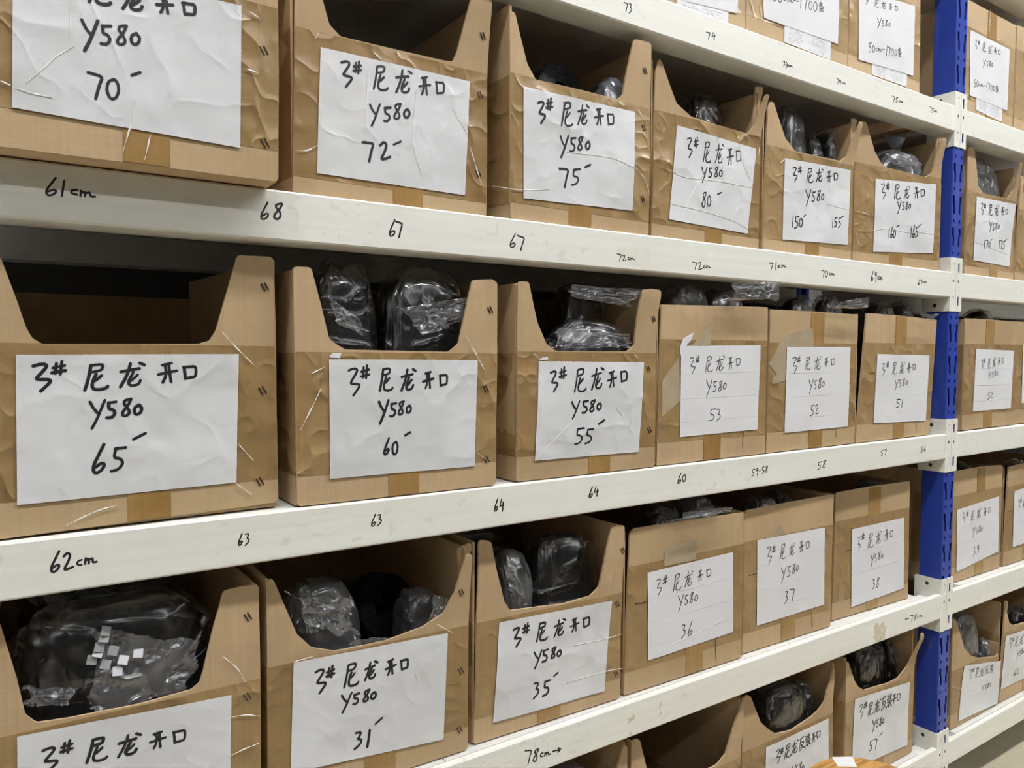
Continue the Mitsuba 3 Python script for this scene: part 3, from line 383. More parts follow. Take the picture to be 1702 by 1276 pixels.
 '31': {'lv': 4, 'a': [0.3794, 0.036], 'b': [0.7642, 0.027], 'poly': [[0.3872, 0.2944], [0.3879, 0.3422], [0.393, 0.3949], [0.393, 0.4002], [0.3792, 0.4024], [0.3672, 0.3693], [0.3529, 0.3175], [0.3321, 0.281], [0.2904, 0.2626], [0.2111, 0.2513], [0.1153, 0.2537], [0.076, 0.2681], [0.0496, 0.2977], [0.0271, 0.3574], [0.011, 0.3981], [0.0049, 0.402], [-0.0007, 0.4009]], 'bend': 0.014, 'vc': 0.251, 'vcut': 0.251, 'staples': [[0.3686, 0.3115], [0.3707, 0.1562], [0.3671, 0.0413]], 'creases': [[[0.3154, 0.2638], [0.3482, 0.2409]], [[0.0434, 0.2521], [0.0758, 0.2538]], [[0.2692, 0.186], [0.2761, 0.1618]]], 'flap': [[0.3695, 0.3947], [0.396, 0.4024], [0.3987, 0.3946], [0.3733, 0.3414]], 'bags': [[0.0389, 0.1917, 0.3543, 0.08, 'grey'], [0.1247, 0.5236, 0.2609, 0.33, 'dark'], [0.3329, 0.4087, 0.3034, 0.1, 'grey']], 'rolls': [[0.2416, 0.3418, 0.3201, 0.08]], 'films': [[[0.0332, 0.3715], [0.1619, 0.3375], [0.168, 0.2675], [0.0635, 0.2884]], [[0.1583, 0.2663], [0.2452, 0.2521], [0.2383, 0.2412], [0.1294, 0.2443]], [[0.3163, 0.3306], [0.3608, 0.2997], [0.3421, 0.2662], [0.291, 0.2495]]], 'sheet': [[0.0428, 0.2507], [0.3401, 0.2418], [0.3299, 0.0372], [0.0368, 0.0606]], 'text': [('3#尼龙开口', [0.08, 0.2067], [0.2571, 0.2016], 0.0373), ('Y580', [0.1271, 0.1574], [0.1945, 0.1567], 0.032), ('31', [0.1504, 0.0866], [0.1801, 0.083], 0.0324), ('-', [0.191, 0.1051], [0.2043, 0.1127], 0.0)]},
 '35': {'lv': 4, 'a': [0.7828, 0.035], 'b': [1.1648, 0.027], 'poly': [[0.3888, 0.2878], [0.389, 0.3654], [0.3897, 0.3935], [0.3663, 0.3952], [0.3457, 0.3932], [0.3367, 0.359], [0.3241, 0.3025], [0.3153, 0.2652], [0.2921, 0.2488], [0.2184, 0.2448], [0.0853, 0.2547], [0.0709, 0.2754], [0.0525, 0.3434], [0.0404, 0.4005], [0.0285, 0.4055], [0.0109, 0.4088]], 'bend': 0.0077, 'vc': 0.2447, 'vcut': 0.2447, 'staples': [[0.3813, 0.3326], [0.3705, 0.2124], [0.37, 0.0544]], 'creases': [[[0.2468, 0.1498], [0.332, 0.1453], [0.3838, 0.1462]], [[0.2201, 0.0727], [0.2943, 0.072], [0.3402, 0.0728], [0.3849, 0.0684]]], 'bags': [[0.0776, 0.1675, 0.356, 0.06, 'grey'], [0.1676, 0.3966, 0.3755, 0.08, 'dark']], 'films': [[[0.0672, 0.3618], [0.1045, 0.3457], [0.1389, 0.2557], [0.0881, 0.2739]]], 'sheet': [[0.0577, 0.2363], [0.3529, 0.2289], [0.3343, 0.0282], [0.0436, 0.035]], 'text': [('3#尼龙开口', [0.0918, 0.1975], [0.2892, 0.1946], 0.0386), ('Y580', [0.1426, 0.1396], [0.2142, 0.1402], 0.0358), ('35', [0.1417, 0.0771], [0.1831, 0.0736], 0.0359), ('-', [0.1944, 0.0953], [0.2051, 0.1001], 0.0)]},
 '36': {'lv': 4, 'a': [1.1791, 0.03], 'b': [1.5775, 0.024], 'poly': [[0.3973, 0.3738], [0.1881, 0.3783], [0.028, 0.3789], [0.0127, 0.3685]], 'vcut': 0.3789, 'ticks': [[[0.0306, 0.2058], [0.0647, 0.2044]], [[0.2979, 0.0703], [0.3022, 0.0168]]], 'patches': [[[0.1193, 0.3206], [0.2225, 0.3296], [0.2258, 0.2787], [0.12, 0.2792]]], 'creases': [[[0.0748, 0.0695], [0.1428, 0.0891], [0.294, 0.1061], [0.3245, 0.1172]]], 'bags': [[0.1394, 0.2801, 0.3998, 0.1, 'dark'], [0.2334, 0.4048, 0.4051, 0.09, 'clear']], 'films': [[[0.128, 0.4143], [0.3271, 0.4096], [0.3217, 0.3715], [0.1122, 0.3704]]], 'sheet': [[0.0663, 0.2725], [0.355, 0.2796], [0.3613, 0.0754], [0.0706, 0.0664]], 'text': [('3#尼龙开口', [0.0936, 0.2323], [0.2777, 0.2402], 0.038), ('Y580', [0.1663, 0.1824], [0.2325, 0.1829], 0.0389), ('36', [0.1772, 0.1139], [0.2164, 0.113], 0.0351)]},
 '37': {'lv': 4, 'a': [1.596, 0.037], 'b': [1.9709, 0.03], 'poly': [[0.3795, 0.3779], [0.1882, 0.3764], [0.01, 0.3734], [-0.0028, 0.3639]], 'vcut': 0.3779, 'ticks': [[[0.0197, 0.203], [0.0476, 0.2035]], [[0.2872, 0.0637], [0.2905, 0.0113]]], 'patches': [[[0.0856, 0.2908], [0.1436, 0.3219], [0.1636, 0.2919]]], 'bags': [[0.0994, 0.2245, 0.379, 0.08, 'grey'], [0.3175, 0.4048, 0.3675, 0.14, 'grey']], 'sheet': [[0.0485, 0.2912], [0.3347, 0.2899], [0.341, 0.0693], [0.0533, 0.0651]], 'text': [('3#尼龙开口', [0.0869, 0.2456], [0.2672, 0.2515], 0.0399), ('Y580', [0.1498, 0.1859], [0.2232, 0.1897], 0.0416), ('37', [0.1624, 0.1224], [0.2071, 0.1216], 0.0372)]},
 '38': {'lv': 4, 'a': [2.0114, 0.052], 'b': [2.4037, 0.04], 'poly': [[0.3873, 0.3739], [0.1783, 0.3762], [0.016, 0.374], [0.0058, 0.3676]], 'vcut': 0.3762, 'ticks': [[[0.0549, 0.1985], [0.0838, 0.1985]]], 'bags': [[0.3369, 0.4176, 0.3669, 0.1, 'grey']], 'sheet': [[0.0831, 0.2592], [0.3565, 0.2631], [0.3632, 0.0376], [0.0888, 0.026]], 'text': [('3#尼龙开口', [0.1125, 0.2124], [0.2964, 0.2196], 0.0409), ('Y580', [0.1816, 0.1513], [0.2467, 0.156], 0.0417), ('38', [0.1908, 0.0772], [0.2305, 0.0759], 0.0346)]},
 '39': {'lv': 4, 'a': [2.6646, 0.04], 'b': [3.025, 0.039], 'poly': [[0.3685, 0.3701], [0.3508, 0.3753], [0.2007, 0.3816], [0.0231, 0.3802], [-0.004, 0.3726]], 'vcut': 0.3816, 'bags': [[0.3225, 0.6199, 0.3716, 0.12, 'dark']], 'sheet': [[0.0342, 0.2493], [0.3349, 0.2642], [0.342, 0.0625], [0.041, 0.0352]], 'text': [('3#尼龙开口', [0.0732, 0.2157], [0.2736, 0.2207], 0.0341), ('Y580', [0.148, 0.155], [0.2174, 0.1579], 0.036), ('39', [0.1543, 0.0916], [0.1969, 0.0927], 0.0337)]},
 '42': {'lv': 4, 'a': [3.0505, 0.039], 'b': [3.4465, 0.039], 'poly': [[0.3822, 0.376], [0.1458, 0.3669], [0.0217, 0.3626]], 'vcut': 0.376, 'ticks': [[[0.0264, 0.1998], [0.0605, 0.199]]], 'bags': [[0.2132, 0.3309, 0.3549, 0.08, 'dark']], 'sheet': [[0.0691, 0.2705], [0.2831, 0.2818], [0.2776, 0.0651], [0.0674, 0.0621]], 'text': [('3#尼龙开口', [0.1034, 0.2162], [0.2433, 0.2223], 0.0371)]},
 'empty': {'lv': 5, 'a': [1.205, 0.03], 'b': [1.5893, 0.03], 'poly': [[0.3839, 0.2577], [0.3886, 0.3941], [0.3785, 0.3989], [0.3492, 0.3322], [0.324, 0.267], [0.2935, 0.2496], [0.2314, 0.2473], [0.0746, 0.2515], [0.0546, 0.2947], [0.0259, 0.3901], [0.0135, 0.3965], [-0.0007, 0.3939]], 'bend': 0.0104, 'vc': 0.2469, 'vcut': 0.2469},
 'reversed': {'lv': 5, 'a': [1.5962, 0.03], 'b': [2.0016, 0.03], 'poly': [[0.3975, 0.2764], [0.4096, 0.3953], [0.402, 0.3971], [0.3583, 0.2916], [0.3306, 0.2743], [0.2952, 0.2644], [0.2071, 0.2528], [0.1367, 0.2624], [0.1038, 0.2842], [0.0713, 0.3125], [0.0312, 0.3912], [0.0175, 0.3983], [-0.0025, 0.39]], 'vcut': 0.2528, 'bags': [[0.1198, 0.3832, 0.35, 0.05, 'dark'], [0.3918, 0.5032, 0.3144, 0.09, 'grey'], [0.2649, 0.5325, 0.3028, 0.18, 'grey']], 'sheet': [[0.0909, 0.2395], [0.374, 0.2404], [0.3798, 0.087], [0.0953, 0.0879]], 'text': [('3#尼龙反装开口', [0.1329, 0.1978], [0.333, 0.2074], 0.0353), ('Y580', [0.2071, 0.1362], [0.2606, 0.1329], 0.0337)]},
 '57': {'lv': 5, 'a': [2.0629, 0.033], 'b': [2.4396, 0.033], 'poly': [[0.3827, 0.2577], [0.3489, 0.3406], [0.3435, 0.4121], [0.3294, 0.4097], [0.3274, 0.3273], [0.3189, 0.2973], [0.2807, 0.2676], [0.2191, 0.2641], [0.0958, 0.2736], [0.0619, 0.2924], [0.0388, 0.3186], [0.0029, 0.3901], [-0.0033, 0.3945], [-0.004, 0.3924]], 'bend': 0.0451, 'vc': 0.2615, 'vcut': 0.2615, 'bags': [[0.1205, 0.2549, 0.3766, 0.07, 'dark'], [0.259, 0.4004, 0.3621, 0.09, 'dark'], [0.3509, 0.5096, 0.3557, 0.08, 'dark']], 'sheet': [[0.0411, 0.2617], [0.3474, 0.2379], [0.3422, 0.0347], [0.0349, 0.0501]], 'text': [('3#尼龙反装开口', [0.0678, 0.2146], [0.2938, 0.2048], 0.0419), ('Y580', [0.1403, 0.1509], [0.206, 0.1486], 0.0363), ('57', [0.1245, 0.0933], [0.1662, 0.0906], 0.0352), ('-', [0.1822, 0.1104], [0.1971, 0.1158], 0.0)]},
 'faded': {'lv': 5, 'a': [2.6895, 0.035], 'b': [3.0364, 0.035], 'poly': [[0.3548, 0.0869], [0.3548, 0.1843], [0.3548, 0.2309], [0.3548, 0.2271], [0.3548, 0.195], [0.3272, 0.1818], [0.1949, 0.2059], [0.1338, 0.2297], [0.0834, 0.2649], [0.028, 0.3623], [0.0059, 0.3843], [-0.004, 0.3826]], 'bend': 0.0248, 'vc': 0.205, 'vcut': 0.205, 'creases': [[[0.0022, 0.1506], [0.1543, 0.0976], [0.3088, 0.0649]]], 'bags': [[0.08, 0.4251, 0.3474, 0.07, 'grey'], [0.3448, 0.4472, 0.2348, 0.05, 'grey']], 'sheet': [[0.081, 0.2057], [0.3579, 0.1603], [0.3391, 0.0067], [0.0507, 0.0181]], 'text': [('3#尼龙反装', [0.1196, 0.1648], [0.3037, 0.1414], 0.0336), ('Y580', [0.2145, 0.0904], [0.2877, 0.0871], 0.0282)]},
 '62': {'lv': 5, 'a': [3.0467, 0.035], 'b': [3.4786, 0.035], 'poly': [[0.4398, 0.2984], [0.4024, 0.341], [0.3676, 0.3475], [0.3645, 0.2918], [0.3148, 0.26], [0.2137, 0.2631], [0.0994, 0.2711], [0.0594, 0.2906], [0.0401, 0.3325], [0.0489, 0.3626], [0.037, 0.3775], [0.0237, 0.3736]], 'bend': 0.0153, 'vc': 0.2591, 'vcut': 0.2591, 'bags': [[0.2571, 0.4876, 0.2711, 0.09, 'dark']], 'sheet': [[0.0299, 0.2458], [0.32, 0.2319], [0.2893, 0.044], [0.0056, 0.0514]], 'text': [('3#尼龙反装开口', [0.0554, 0.2117], [0.3, 0.1971], 0.0356), ('Y580', [0.1218, 0.154], [0.193, 0.1525], 0.0316), ('62', [0.1096, 0.0895], [0.1463, 0.0872], 0.0277)]},
 'sealed': {'lv': 1, 'a': [1.1769, 0.03], 'b': [1.5595, 0.03], 'poly': [[0.3766, 0.3291], [-0.004, 0.3467]], 'vcut': 0.3467, 'sheet': [[0.0909, 0.1359], [0.3508, 0.1603], [0.3493, 0.045], [0.0956, 0.0227]], 'slip': [[0.1405, 0.0827], [0.32, 0.1038], [0.3161, 0.0108], [0.1418, 0.0149]]},
 'sealed2': {'lv': 1, 'a': [1.5617, 0.03], 'b': [1.993, 0.03], 'poly': [[0.4239, 0.3339], [-0.004, 0.329]], 'vcut': 0.3339, 'sheet': [[0.043, 0.2353], [0.3822, 0.254], [0.3799, 0.065], [0.0645, 0.0591]], 'slip': [[0.1475, 0.1261], [0.3499, 0.1328], [0.348, 0.0167], [0.1473, 0.0194]], 'text': [('50cm—1700条', [0.0961, 0.1234], [0.3146, 0.1456], 0.0324)]},
 'sealed3': {'lv': 1, 'a': [1.9954, 0.03], 'b': [2.3743, 0.03], 'poly': [[0.3671, 0.3534], [-0.004, 0.333]], 'vcut': 0.3534, 'sheet': [[0.0384, 0.2369], [0.3356, 0.265], [0.3364, 0.0591], [0.0464, 0.0453]], 'slip': [[0.1143, 0.1097], [0.3044, 0.1227], [0.3028, 0.0198], [0.1139, 0.0191]], 'text': [('3#尼龙开口', [0.0668, 0.2186], [0.2382, 0.2308], 0.0255), ('Y580', [0.1335, 0.1666], [0.2043, 0.1762], 0.0292), ('50cm—1700条', [0.0937, 0.0885], [0.2672, 0.112], 0.0291)]},
 'sealed4': {'lv': 1, 'a': [2.6409, 0.03], 'b': [2.9941, 0.03], 'poly': [[0.3598, 0.366], [0.0353, 0.3688], [-0.004, 0.3683]], 'vcut': 0.3688, 'creases': [[[0.1636, 0.3725], [0.1565, 0.2983]], [[0.1817, 0.2817], [0.2799, 0.2955]]], 'sheet': [[0.0298, 0.2742], [0.3082, 0.273], [0.3049, 0.0638], [0.0369, 0.0659]], 'slip': [[0.0819, 0.1378], [0.272, 0.1358], [0.2712, 0.0192], [0.0853, 0.0279]], 'text': [('3#尼龙开口', [0.0608, 0.235], [0.2394, 0.2465], 0.0296), ('Y580', [0.1222, 0.186], [0.1901, 0.1924], 0.0285), ('50cm—1700条', [0.0627, 0.112], [0.2353, 0.1231], 0.0283)]},
 'sealed5': {'lv': 1, 'a': [3.0045, 0.03], 'b': [3.372, 0.03], 'poly': [[0.3679, 0.3756], [0.0406, 0.3736], [0.0037, 0.3707]], 'vcut': 0.3756},
 'edge2': {'lv': 2, 'a': [3.052, 0.03], 'b': [3.4839, 0.03], 'bend': None, 'poly': [[0.4398, 0.2984], [0.4024, 0.341], [0.3676, 0.3475], [0.3645, 0.2918], [0.3148, 0.26], [0.2137, 0.2631], [0.0994, 0.2711], [0.0594, 0.2906], [0.0401, 0.3325], [0.0489, 0.3626], [0.037, 0.3775], [0.0237, 0.3736]], 'vcut': 0.2591, 'sheet': [[0.09, 0.235], [0.36, 0.235], [0.36, 0.04], [0.09, 0.04]]},
 'edge3': {'lv': 3, 'a': [3.072, 0.03], 'b': [3.4504, 0.03], 'bend': None, 'poly': [[0.3813, 0.3705], [0.1726, 0.3736], [0.0005, 0.3737]], 'vcut': 0.3737, 'sheet': [[0.06, 0.29], [0.345, 0.29], [0.345, 0.075], [0.06, 0.075]]},
 'beside': {'lv': 5, 'a': [0.806, 0.03], 'b': [1.1903, 0.03], 'bend': None, 'poly': [[0.3839, 0.2577], [0.3886, 0.3941], [0.3785, 0.3989], [0.3492, 0.3322], [0.324, 0.267], [0.2935, 0.2496], [0.2314, 0.2473], [0.0746, 0.2515], [0.0546, 0.2947], [0.0259, 0.3901], [0.0135, 0.3965], [-0.0007, 0.3939]], 'vcut': 0.2469, 'bags': [[0.1, 0.36, 0.345, 0.075, 'grey']]},
}
DEPTH = .54
DATA['150']['a'][0] += .016; DATA['51']['a'][0] += .004
class Frame:
    """A box's own axes: u along its front, d to the rear, v up from the shelf."""
    def __init__(s, D, seed):
        a, b = np.array(D['a']), np.array(D['b']); s.w = float(np.hypot(*(b - a))); e = (b - a) / s.w
        s.a, s.e, s.n, s.z = a, e, np.array([-e[1], e[0]]), LV[D['lv']] + .0012
        s.seed, s.bend, s.vc = seed, D.get('bend') or 0, D['vcut']
        s.H = max(q[1] for q in D['poly']); s.amp = .0032 if len(D['poly']) > 8 else .0016
        s.bow = D.get('bow', 0)
    def warp(s, u, v):
        p = np.column_stack([u * 7, v * 7, np.full(len(u), s.seed * 3.7)])
        d = s.amp * 2 * (meshkit.fbm(p, 2, s.seed) - .5) * np.clip(v / .05, 0, 1)
        if s.bend:
            t = np.clip((u / s.w - .5) / .2, 0, 1); t = t * t * (3 - 2 * t)
            d = d - s.bend * t * np.clip((v - s.vc + .02) / (s.H - s.vc), 0, 1) ** 1.5
        d = d - s.bow * np.sin(np.clip(u / s.w, 0, 1) * np.pi) * np.sin(np.clip(v / s.vc, 0, 1) * np.pi / 2)
        return d
    def crumple(s, u, v):
        p = np.column_stack([u * 28, v * 28, np.full(len(u), s.seed * 1.3)])
        return .0011 * (meshkit.fbm(p, 2, s.seed + 50) - .5)
    def world(s, u, d, v):
        return np.column_stack([s.a[0] + s.e[0] * u + s.n[0] * d, s.a[1] + s.e[1] * u + s.n[1] * d, s.z + v])
    def solid(s, m, warped=True):
        v = m.vertices; d = v[:, 1] + (s.warp(v[:, 0], v[:, 2]) if warped else 0)
        return trimesh.Trimesh(s.world(v[:, 0], d, v[:, 2]), m.faces, process=False)
    def sheet(s, uv, faces, off, crumple=True):
        uv = np.asarray(uv); d = s.warp(uv[:, 0], uv[:, 1]) - off + (s.crumple(uv[:, 0], uv[:, 1]) if crumple else 0)
        return s.world(uv[:, 0], d, uv[:, 1]), faces
def grid(c, nu, nv):
    c = np.array(c); a = np.linspace(0, 1, nu + 1); b = np.linspace(0, 1, nv + 1); A, Bq = np.meshgrid(a, b)
    p = ((1 - A) * (1 - Bq))[..., None] * c[0] + (A * (1 - Bq))[..., None] * c[1] + (A * Bq)[..., None] * c[2] + ((1 - A) * Bq)[..., None] * c[3]
    i = np.arange(nu)[None] + (nu + 1) * np.arange(nv)[:, None]; i = i.ravel()
    f = np.vstack([np.column_stack([i, i + nu + 1, i + 1]), np.column_stack([i + 1, i + nu + 1, i + nu + 2])])
    return p.reshape(-1, 2), f, np.column_stack([A.ravel(), Bq.ravel()])
THICK = .0048
LABEL = {
 'edge2': 'cardboard box cut by the right picture edge on the second shelf',
 'edge3': 'cardboard box cut by the right picture edge on the third shelf',
 'beside': 'cut-out cardboard box at the bottom edge, left of the box with the black opening',
 '70': 'cut-out cardboard box with sheet numbered 70, jutting over its beam at the top left',
 '72': 'cut-out cardboard box with a dark opening and taped sheet numbered 72',
 '75': 'cut-out cardboard box with taped sheet numbered 75, between boxes 72 and 80',
 '80': 'cut-out cardboard box with a creased taped sheet numbered 80',
 '150': 'cut-out cardboard box with sheet numbered 150 and 155',
 '160': 'cut-out cardboard box with sheet numbered 160 and 165, left of the blue upright',
 '170': 'cut-out cardboard box with sheet numbered 170 and 175, right of the blue upright',
 '65': 'cut-out cardboard box with a dark bare opening and a large sheet numbered 65',
 '60': 'cut-out cardboard box with sheet numbered 60, filled with bagged black zippers',
 '55': 'cut-out cardboard box with sheet numbered 55 and a torn right tab',
 '53': 'straight-topped cardboard box marked 53, bags bulging above it, on the third shelf',
 '52': 'straight-topped cardboard box marked 52, fifth on the third shelf',
 '51': 'straight-topped cardboard box marked 51, on the third shelf left of the blue upright',
 '50': 'straight-topped cardboard box marked 50, on the third shelf right of the blue upright',
 '30': 'cut-out cardboard box at the lower left whose sheet shows only its first line',
 '31': 'cut-out cardboard box with a curved edge and sheet numbered 31',
 '35': 'cut-out cardboard box with sheet numbered 35 and crumpled grey bags',
 '36': 'straight-topped cardboard box marked 36, fourth on the fourth shelf',
 '37': 'straight-topped cardboard box marked 37, fifth on the fourth shelf',
 '38': 'straight-topped cardboard box marked 38, on the fourth shelf just left of the blue upright',
 '39': 'straight-topped cardboard box marked 39, on the fourth shelf just right of the blue upright',
 '42': 'cardboard box cut by the right picture edge, beside the box numbered 39',
 'empty': 'cut-out cardboard box with a black opening on the lowest shelf',
 'reversed': 'cut-out cardboard box on the lowest shelf, behind the round stool, with a cropped sheet',
 '57': 'cut-out cardboard box on the lowest shelf with sheet numbered 57',
 'faded': 'cut-out cardboard box with faded writing on the lowest shelf, right of the blue upright',
 '62': 'cut-out cardboard box with sheet numbered 62 on the lowest shelf at the right edge',
 'sealed': 'leftmost closed cardboard box on the top shelf, cut by the upper picture edge',
 'sealed2': 'second closed cardboard box on the top shelf, with a ragged sheet',
 'sealed3': 'closed cardboard box on the top shelf just left of the blue upright',
 'sealed4': 'closed cardboard box on the top shelf just right of the blue upright',
 'sealed5': 'closed cardboard box with shiny tape at the right edge of the top shelf',
}
WHERE = {
 '70': 'first box from the left on the second shelf', '72': 'second box from the left on the second shelf', '65': 'first box from the left on the third shelf', 'empty': 'lowest-shelf box with the black opening',
 '75': 'third box on the second shelf', '80': 'fourth box on the second shelf', '150': 'fifth box on the second shelf', '160': 'second-shelf box left of the blue upright', '170': 'second-shelf box right of the blue upright',
 '60': 'second box on the third shelf', '55': 'third box on the third shelf', '53': 'fourth box on the third shelf', '52': 'fifth box on the third shelf', '51': 'third-shelf box left of the blue upright', '50': 'third-shelf box right of the blue upright',
 '30': 'first box on the fourth shelf', '31': 'second box on the fourth shelf', '35': 'third box on the fourth shelf', '36': 'fourth box on the fourth shelf', '37': 'fifth box on the fourth shelf', '38': 'fourth-shelf box left of the blue upright', '39': 'fourth-shelf box right of the blue upright', '42': 'fourth-shelf box at the right picture edge',
 'reversed': 'lowest-shelf box behind the stool', '57': 'lowest-shelf box left of the blue upright', 'faded': 'lowest-shelf box with faded writing', '62': 'lowest-shelf box at the right picture edge', 'beside': 'lowest-shelf box left of the black opening'}
FILM_OF = {'60': [1, 0], '55': [0, 1], '51': [1], '53': [1], '30': [0, 0], '31': [0, 0, 2], '35': [0], '36': [1], '160': [0], '52': [1]}
def BAGLABEL(name, j, n, st):
    look = {'dark': 'shiny bag of black zippers', 'grey': 'hazy grey zipper bag', 'clear': 'crumpled clear bag', 'pile': 'low bundle of black zippers', 'rear': 'rear bag of black zippers'}[st]
    if st in ('pile', 'rear'): return look + ' in the ' + WHERE[name]
    where = {1: [''], 2: ['left', 'right'], 3: ['left', 'middle', 'right'], 4: ['', '', '', '']}[n][j]
    special = {('55', 0): 'upper', ('55', 1): 'lower front', ('reversed', 0): 'front', ('reversed', 1): 'right', ('reversed', 2): 'rear left'}
    where = special.get((name, j), where)
    return (where + ' ' if where else '') + look + ' in the ' + WHERE[name]
GREYCARD = [[0.2786, 0.4336], [0.377, 0.4623], [0.5518, 0.4687], [0.3416, 0.3808]]

SEALED = ('sealed', 'sealed2', 'sealed3', 'sealed4', 'sealed5')
PLAIN = ('edge3', '53', '52', '51', '50', '36', '37', '38', '39', '42') + SEALED
boxkey, frames = {}, {}
for bi, (name, D) in enumerate(DATA.items()):
    F = Frame(D, bi + 1); frames[name] = F; w = F.w
    key = fresh('cardboard_box'); boxkey[name] = key
    labels[key] = {'label': LABEL[name], 'category': 'cardboard box', 'group': 'cardboard boxes on the rack'}
    tone = 2 if name in SEALED else bi % 2
    km, tm = 'kraft_%d' % tone, 'brown_tape_%d' % tone
    cutbox = name not in PLAIN
    poly = sg.Polygon([(0, .001), (w, D.get('lift', .001))] + [(min(q[0], w + (.002 if name not in ('51',) else .045)), min(q[1], .431)) for q in D['poly']]).buffer(0)
    if poly.geom_type != 'Polygon': poly = max(poly.geoms, key=lambda g: g.area)
    poly = poly.buffer(.004, quad_segs=4).buffer(-.011, quad_segs=4).buffer(.007, quad_segs=4) if cutbox else poly.buffer(-.003).buffer(.003, quad_segs=3)
    poly = poly.simplify(.0004)
    put(key + '__front_panel', ply(F.solid(slab(poly, 0, THICK, .013)), km, smooth=35))
    left = [q for q in D['poly'] if q[0] < w * .25]; right = [q for q in D['poly'] if q[0] > w * .75]
    hl = min(max((q[1] for q in left), default=.37), .428) - .004; hr = min(max((q[1] for q in right), default=.37), .428) - .004
    f0 = .0055
    walls = [slab(sg.box(f0, .001, DEPTH, hl).buffer(-.003).buffer(.003), 0, THICK, .03), slab(sg.box(f0, .001, DEPTH, hr).buffer(-.003).buffer(.003), w - THICK, w, .03)]
    sides = []
    for q in walls:
        v = q.vertices.copy(); q.vertices = np.column_stack([v[:, 1], v[:, 0], v[:, 2]]); q.invert()
        v = q.vertices.copy(); v[:, 0] += .0025 * (meshkit.noise(np.column_stack([v[:, 1] * 8, v[:, 2] * 8, np.full(len(v), bi * 2.1)]), bi) - .5) * (1 if v[0, 0] < w / 2 else 1)
        q.vertices = v; sides.append(F.solid(q, False))
    rear = box_mesh(THICK, w - THICK, DEPTH - THICK, DEPTH, .001, .37)
    base = box_mesh(THICK, w - THICK, f0, DEPTH - THICK, .001, .006)
    extra = [box_mesh(0.001, w - .001, f0, DEPTH, min(hl, hr), min(hl, hr) + .004)] if name in SEALED else []
    put(key + '__body', ply(cat(sides + [F.solid(q, False) for q in [rear, base] + extra]), km, smooth=35))
    # brown tape: the wide band round the front, and the strip up from the bottom
    vt = F.vc - .004 if cutbox else F.H - .085
    vt2 = vt + (.004 if cutbox else 0)
    vb = (.030 if D['lv'] == 2 and name != '70' else .048) if cutbox else .05
    band = poly.buffer(-.0008).intersection(sg.Polygon([(-.1, vb + .004), (w + .1, vb - .002), (w + .1, vt), (-.1, vt2)]))
    if name == 'empty' : band = poly.buffer(-.0008).intersection(sg.box(-.1, vb, w + .1, vt))
    if band.geom_type != 'Polygon': band = max(band.geoms, key=lambda g: g.area)
    tp = [F.solid(slab(band, -.0006, -.0001, .013))]
    wrap = box_mesh(-.0007, -.0001, .004, .07 + .03 * (bi % 3), vb + .002, vt2 - .003); wv = wrap.vertices.copy()
    tp.append(F.solid(trimesh.Trimesh(wv, wrap.faces, process=False), False))
    put(key + '__packing_tape', ply(cat(tp), tm, smooth=35)); labels[key + '__packing_tape'] = {'label': 'wide band of brown packing tape'}
    uc = w * (.52 + .05 * math.sin(bi * 2.3)); tw = .030
    put(key + '__packing_tape_001', ply(F.solid(slab(sg.box(uc - tw, .002, uc + tw, .075).intersection(poly.buffer(-.001)), -.0011, -.0007, .013)), 'centre_tape', smooth=35))
    if not cutbox and name not in ('53', '37', '36'):
        put(key + '__packing_tape_002', ply(F.solid(slab(sg.box(uc - tw, F.vc - .09, uc + tw, F.vc - .003).intersection(poly.buffer(-.001)), -.0011, -.0007, .013)), 'centre_tape', smooth=35))
    taped = cutbox
    if 'slip' in D:
        p, f, st = grid(D['slip'], 16, 20)
        sk = put(key + '__printed_slip', ply(F.sheet(p, f, .0016, False), 'plain_paper', smooth=True)); labels[sk] = {'label': 'white printed slip partly under the sheet'}
        c = np.array(D['slip']); rng = np.random.default_rng(bi); marks = []
        for blk in ((.10, .40), (.52, .90)):
            for r in range(22):
                y = .06 + r * .042; x = blk[0]
                while x < blk[1] - .03:
                    L_ = rng.uniform(.02, .09); 
                    if rng.random() < .75:
                        q = lambda a, b: (1 - b) * ((1 - a) * c[0] + a * c[1]) + b * ((1 - a) * c[3] + a * c[2])
                        marks.append(sg.Polygon([q(x, y), q(min(x + L_, blk[1]), y), q(min(x + L_, blk[1]), y + .012), q(x, y + .012)]))
                    x += L_ + rng.uniform(.01, .04)
        v, f = fill(sg.MultiPolygon(marks)); put(sk + '__fine_print', ply(F.sheet(v, f, .0020, False), 'print_grey'))
    if 'sheet' in D:
        c = D['sheet']; p, f, st = grid(c, 44, 32)
        sk = put(key + '__paper_sheet', ply(F.sheet(p, f, .0026, True), 'taped_paper' if taped else 'plain_paper', smooth=True)); labels[sk] = {'label': 'white paper sheet with black handwriting'}
        if 'text' in D:
            thin = name in PLAIN or name in ('faded', '62')
            wd = .0022 if thin else (.0031 if name in ('150', '160', '170', '57', 'reversed', '80') else .0042)
            groups = []
            for r in D['text']:
                if r[0] == '-': groups[-1].append(r)
                else: groups.append([r])
            for j, g in enumerate(groups):
                v, f = fill(writing(g, wd, bi * 7 + j)); put(sk + '__' + numbered('handwritten_line', j), ply(F.sheet(v, f, .0032, True), 'pen_ink' if thin else 'marker_ink'))
        if not taped and name not in SEALED:
            ca = np.array(c); ln = []
            for b in (.31, .585, .84):
                l = (1 - b) * ca[0] + b * ca[3]; r = (1 - b) * ca[1] + b * ca[2]; ln.append(sg.LineString(smooth_line([l, l * .5 + r * .5, r], .004)).buffer(.0004, quad_segs=1))
            v, f = fill(sg.MultiPolygon(ln)); put(sk + '__ruled_line', ply(F.sheet(v, f, .0029, True), 'faint_grey'))
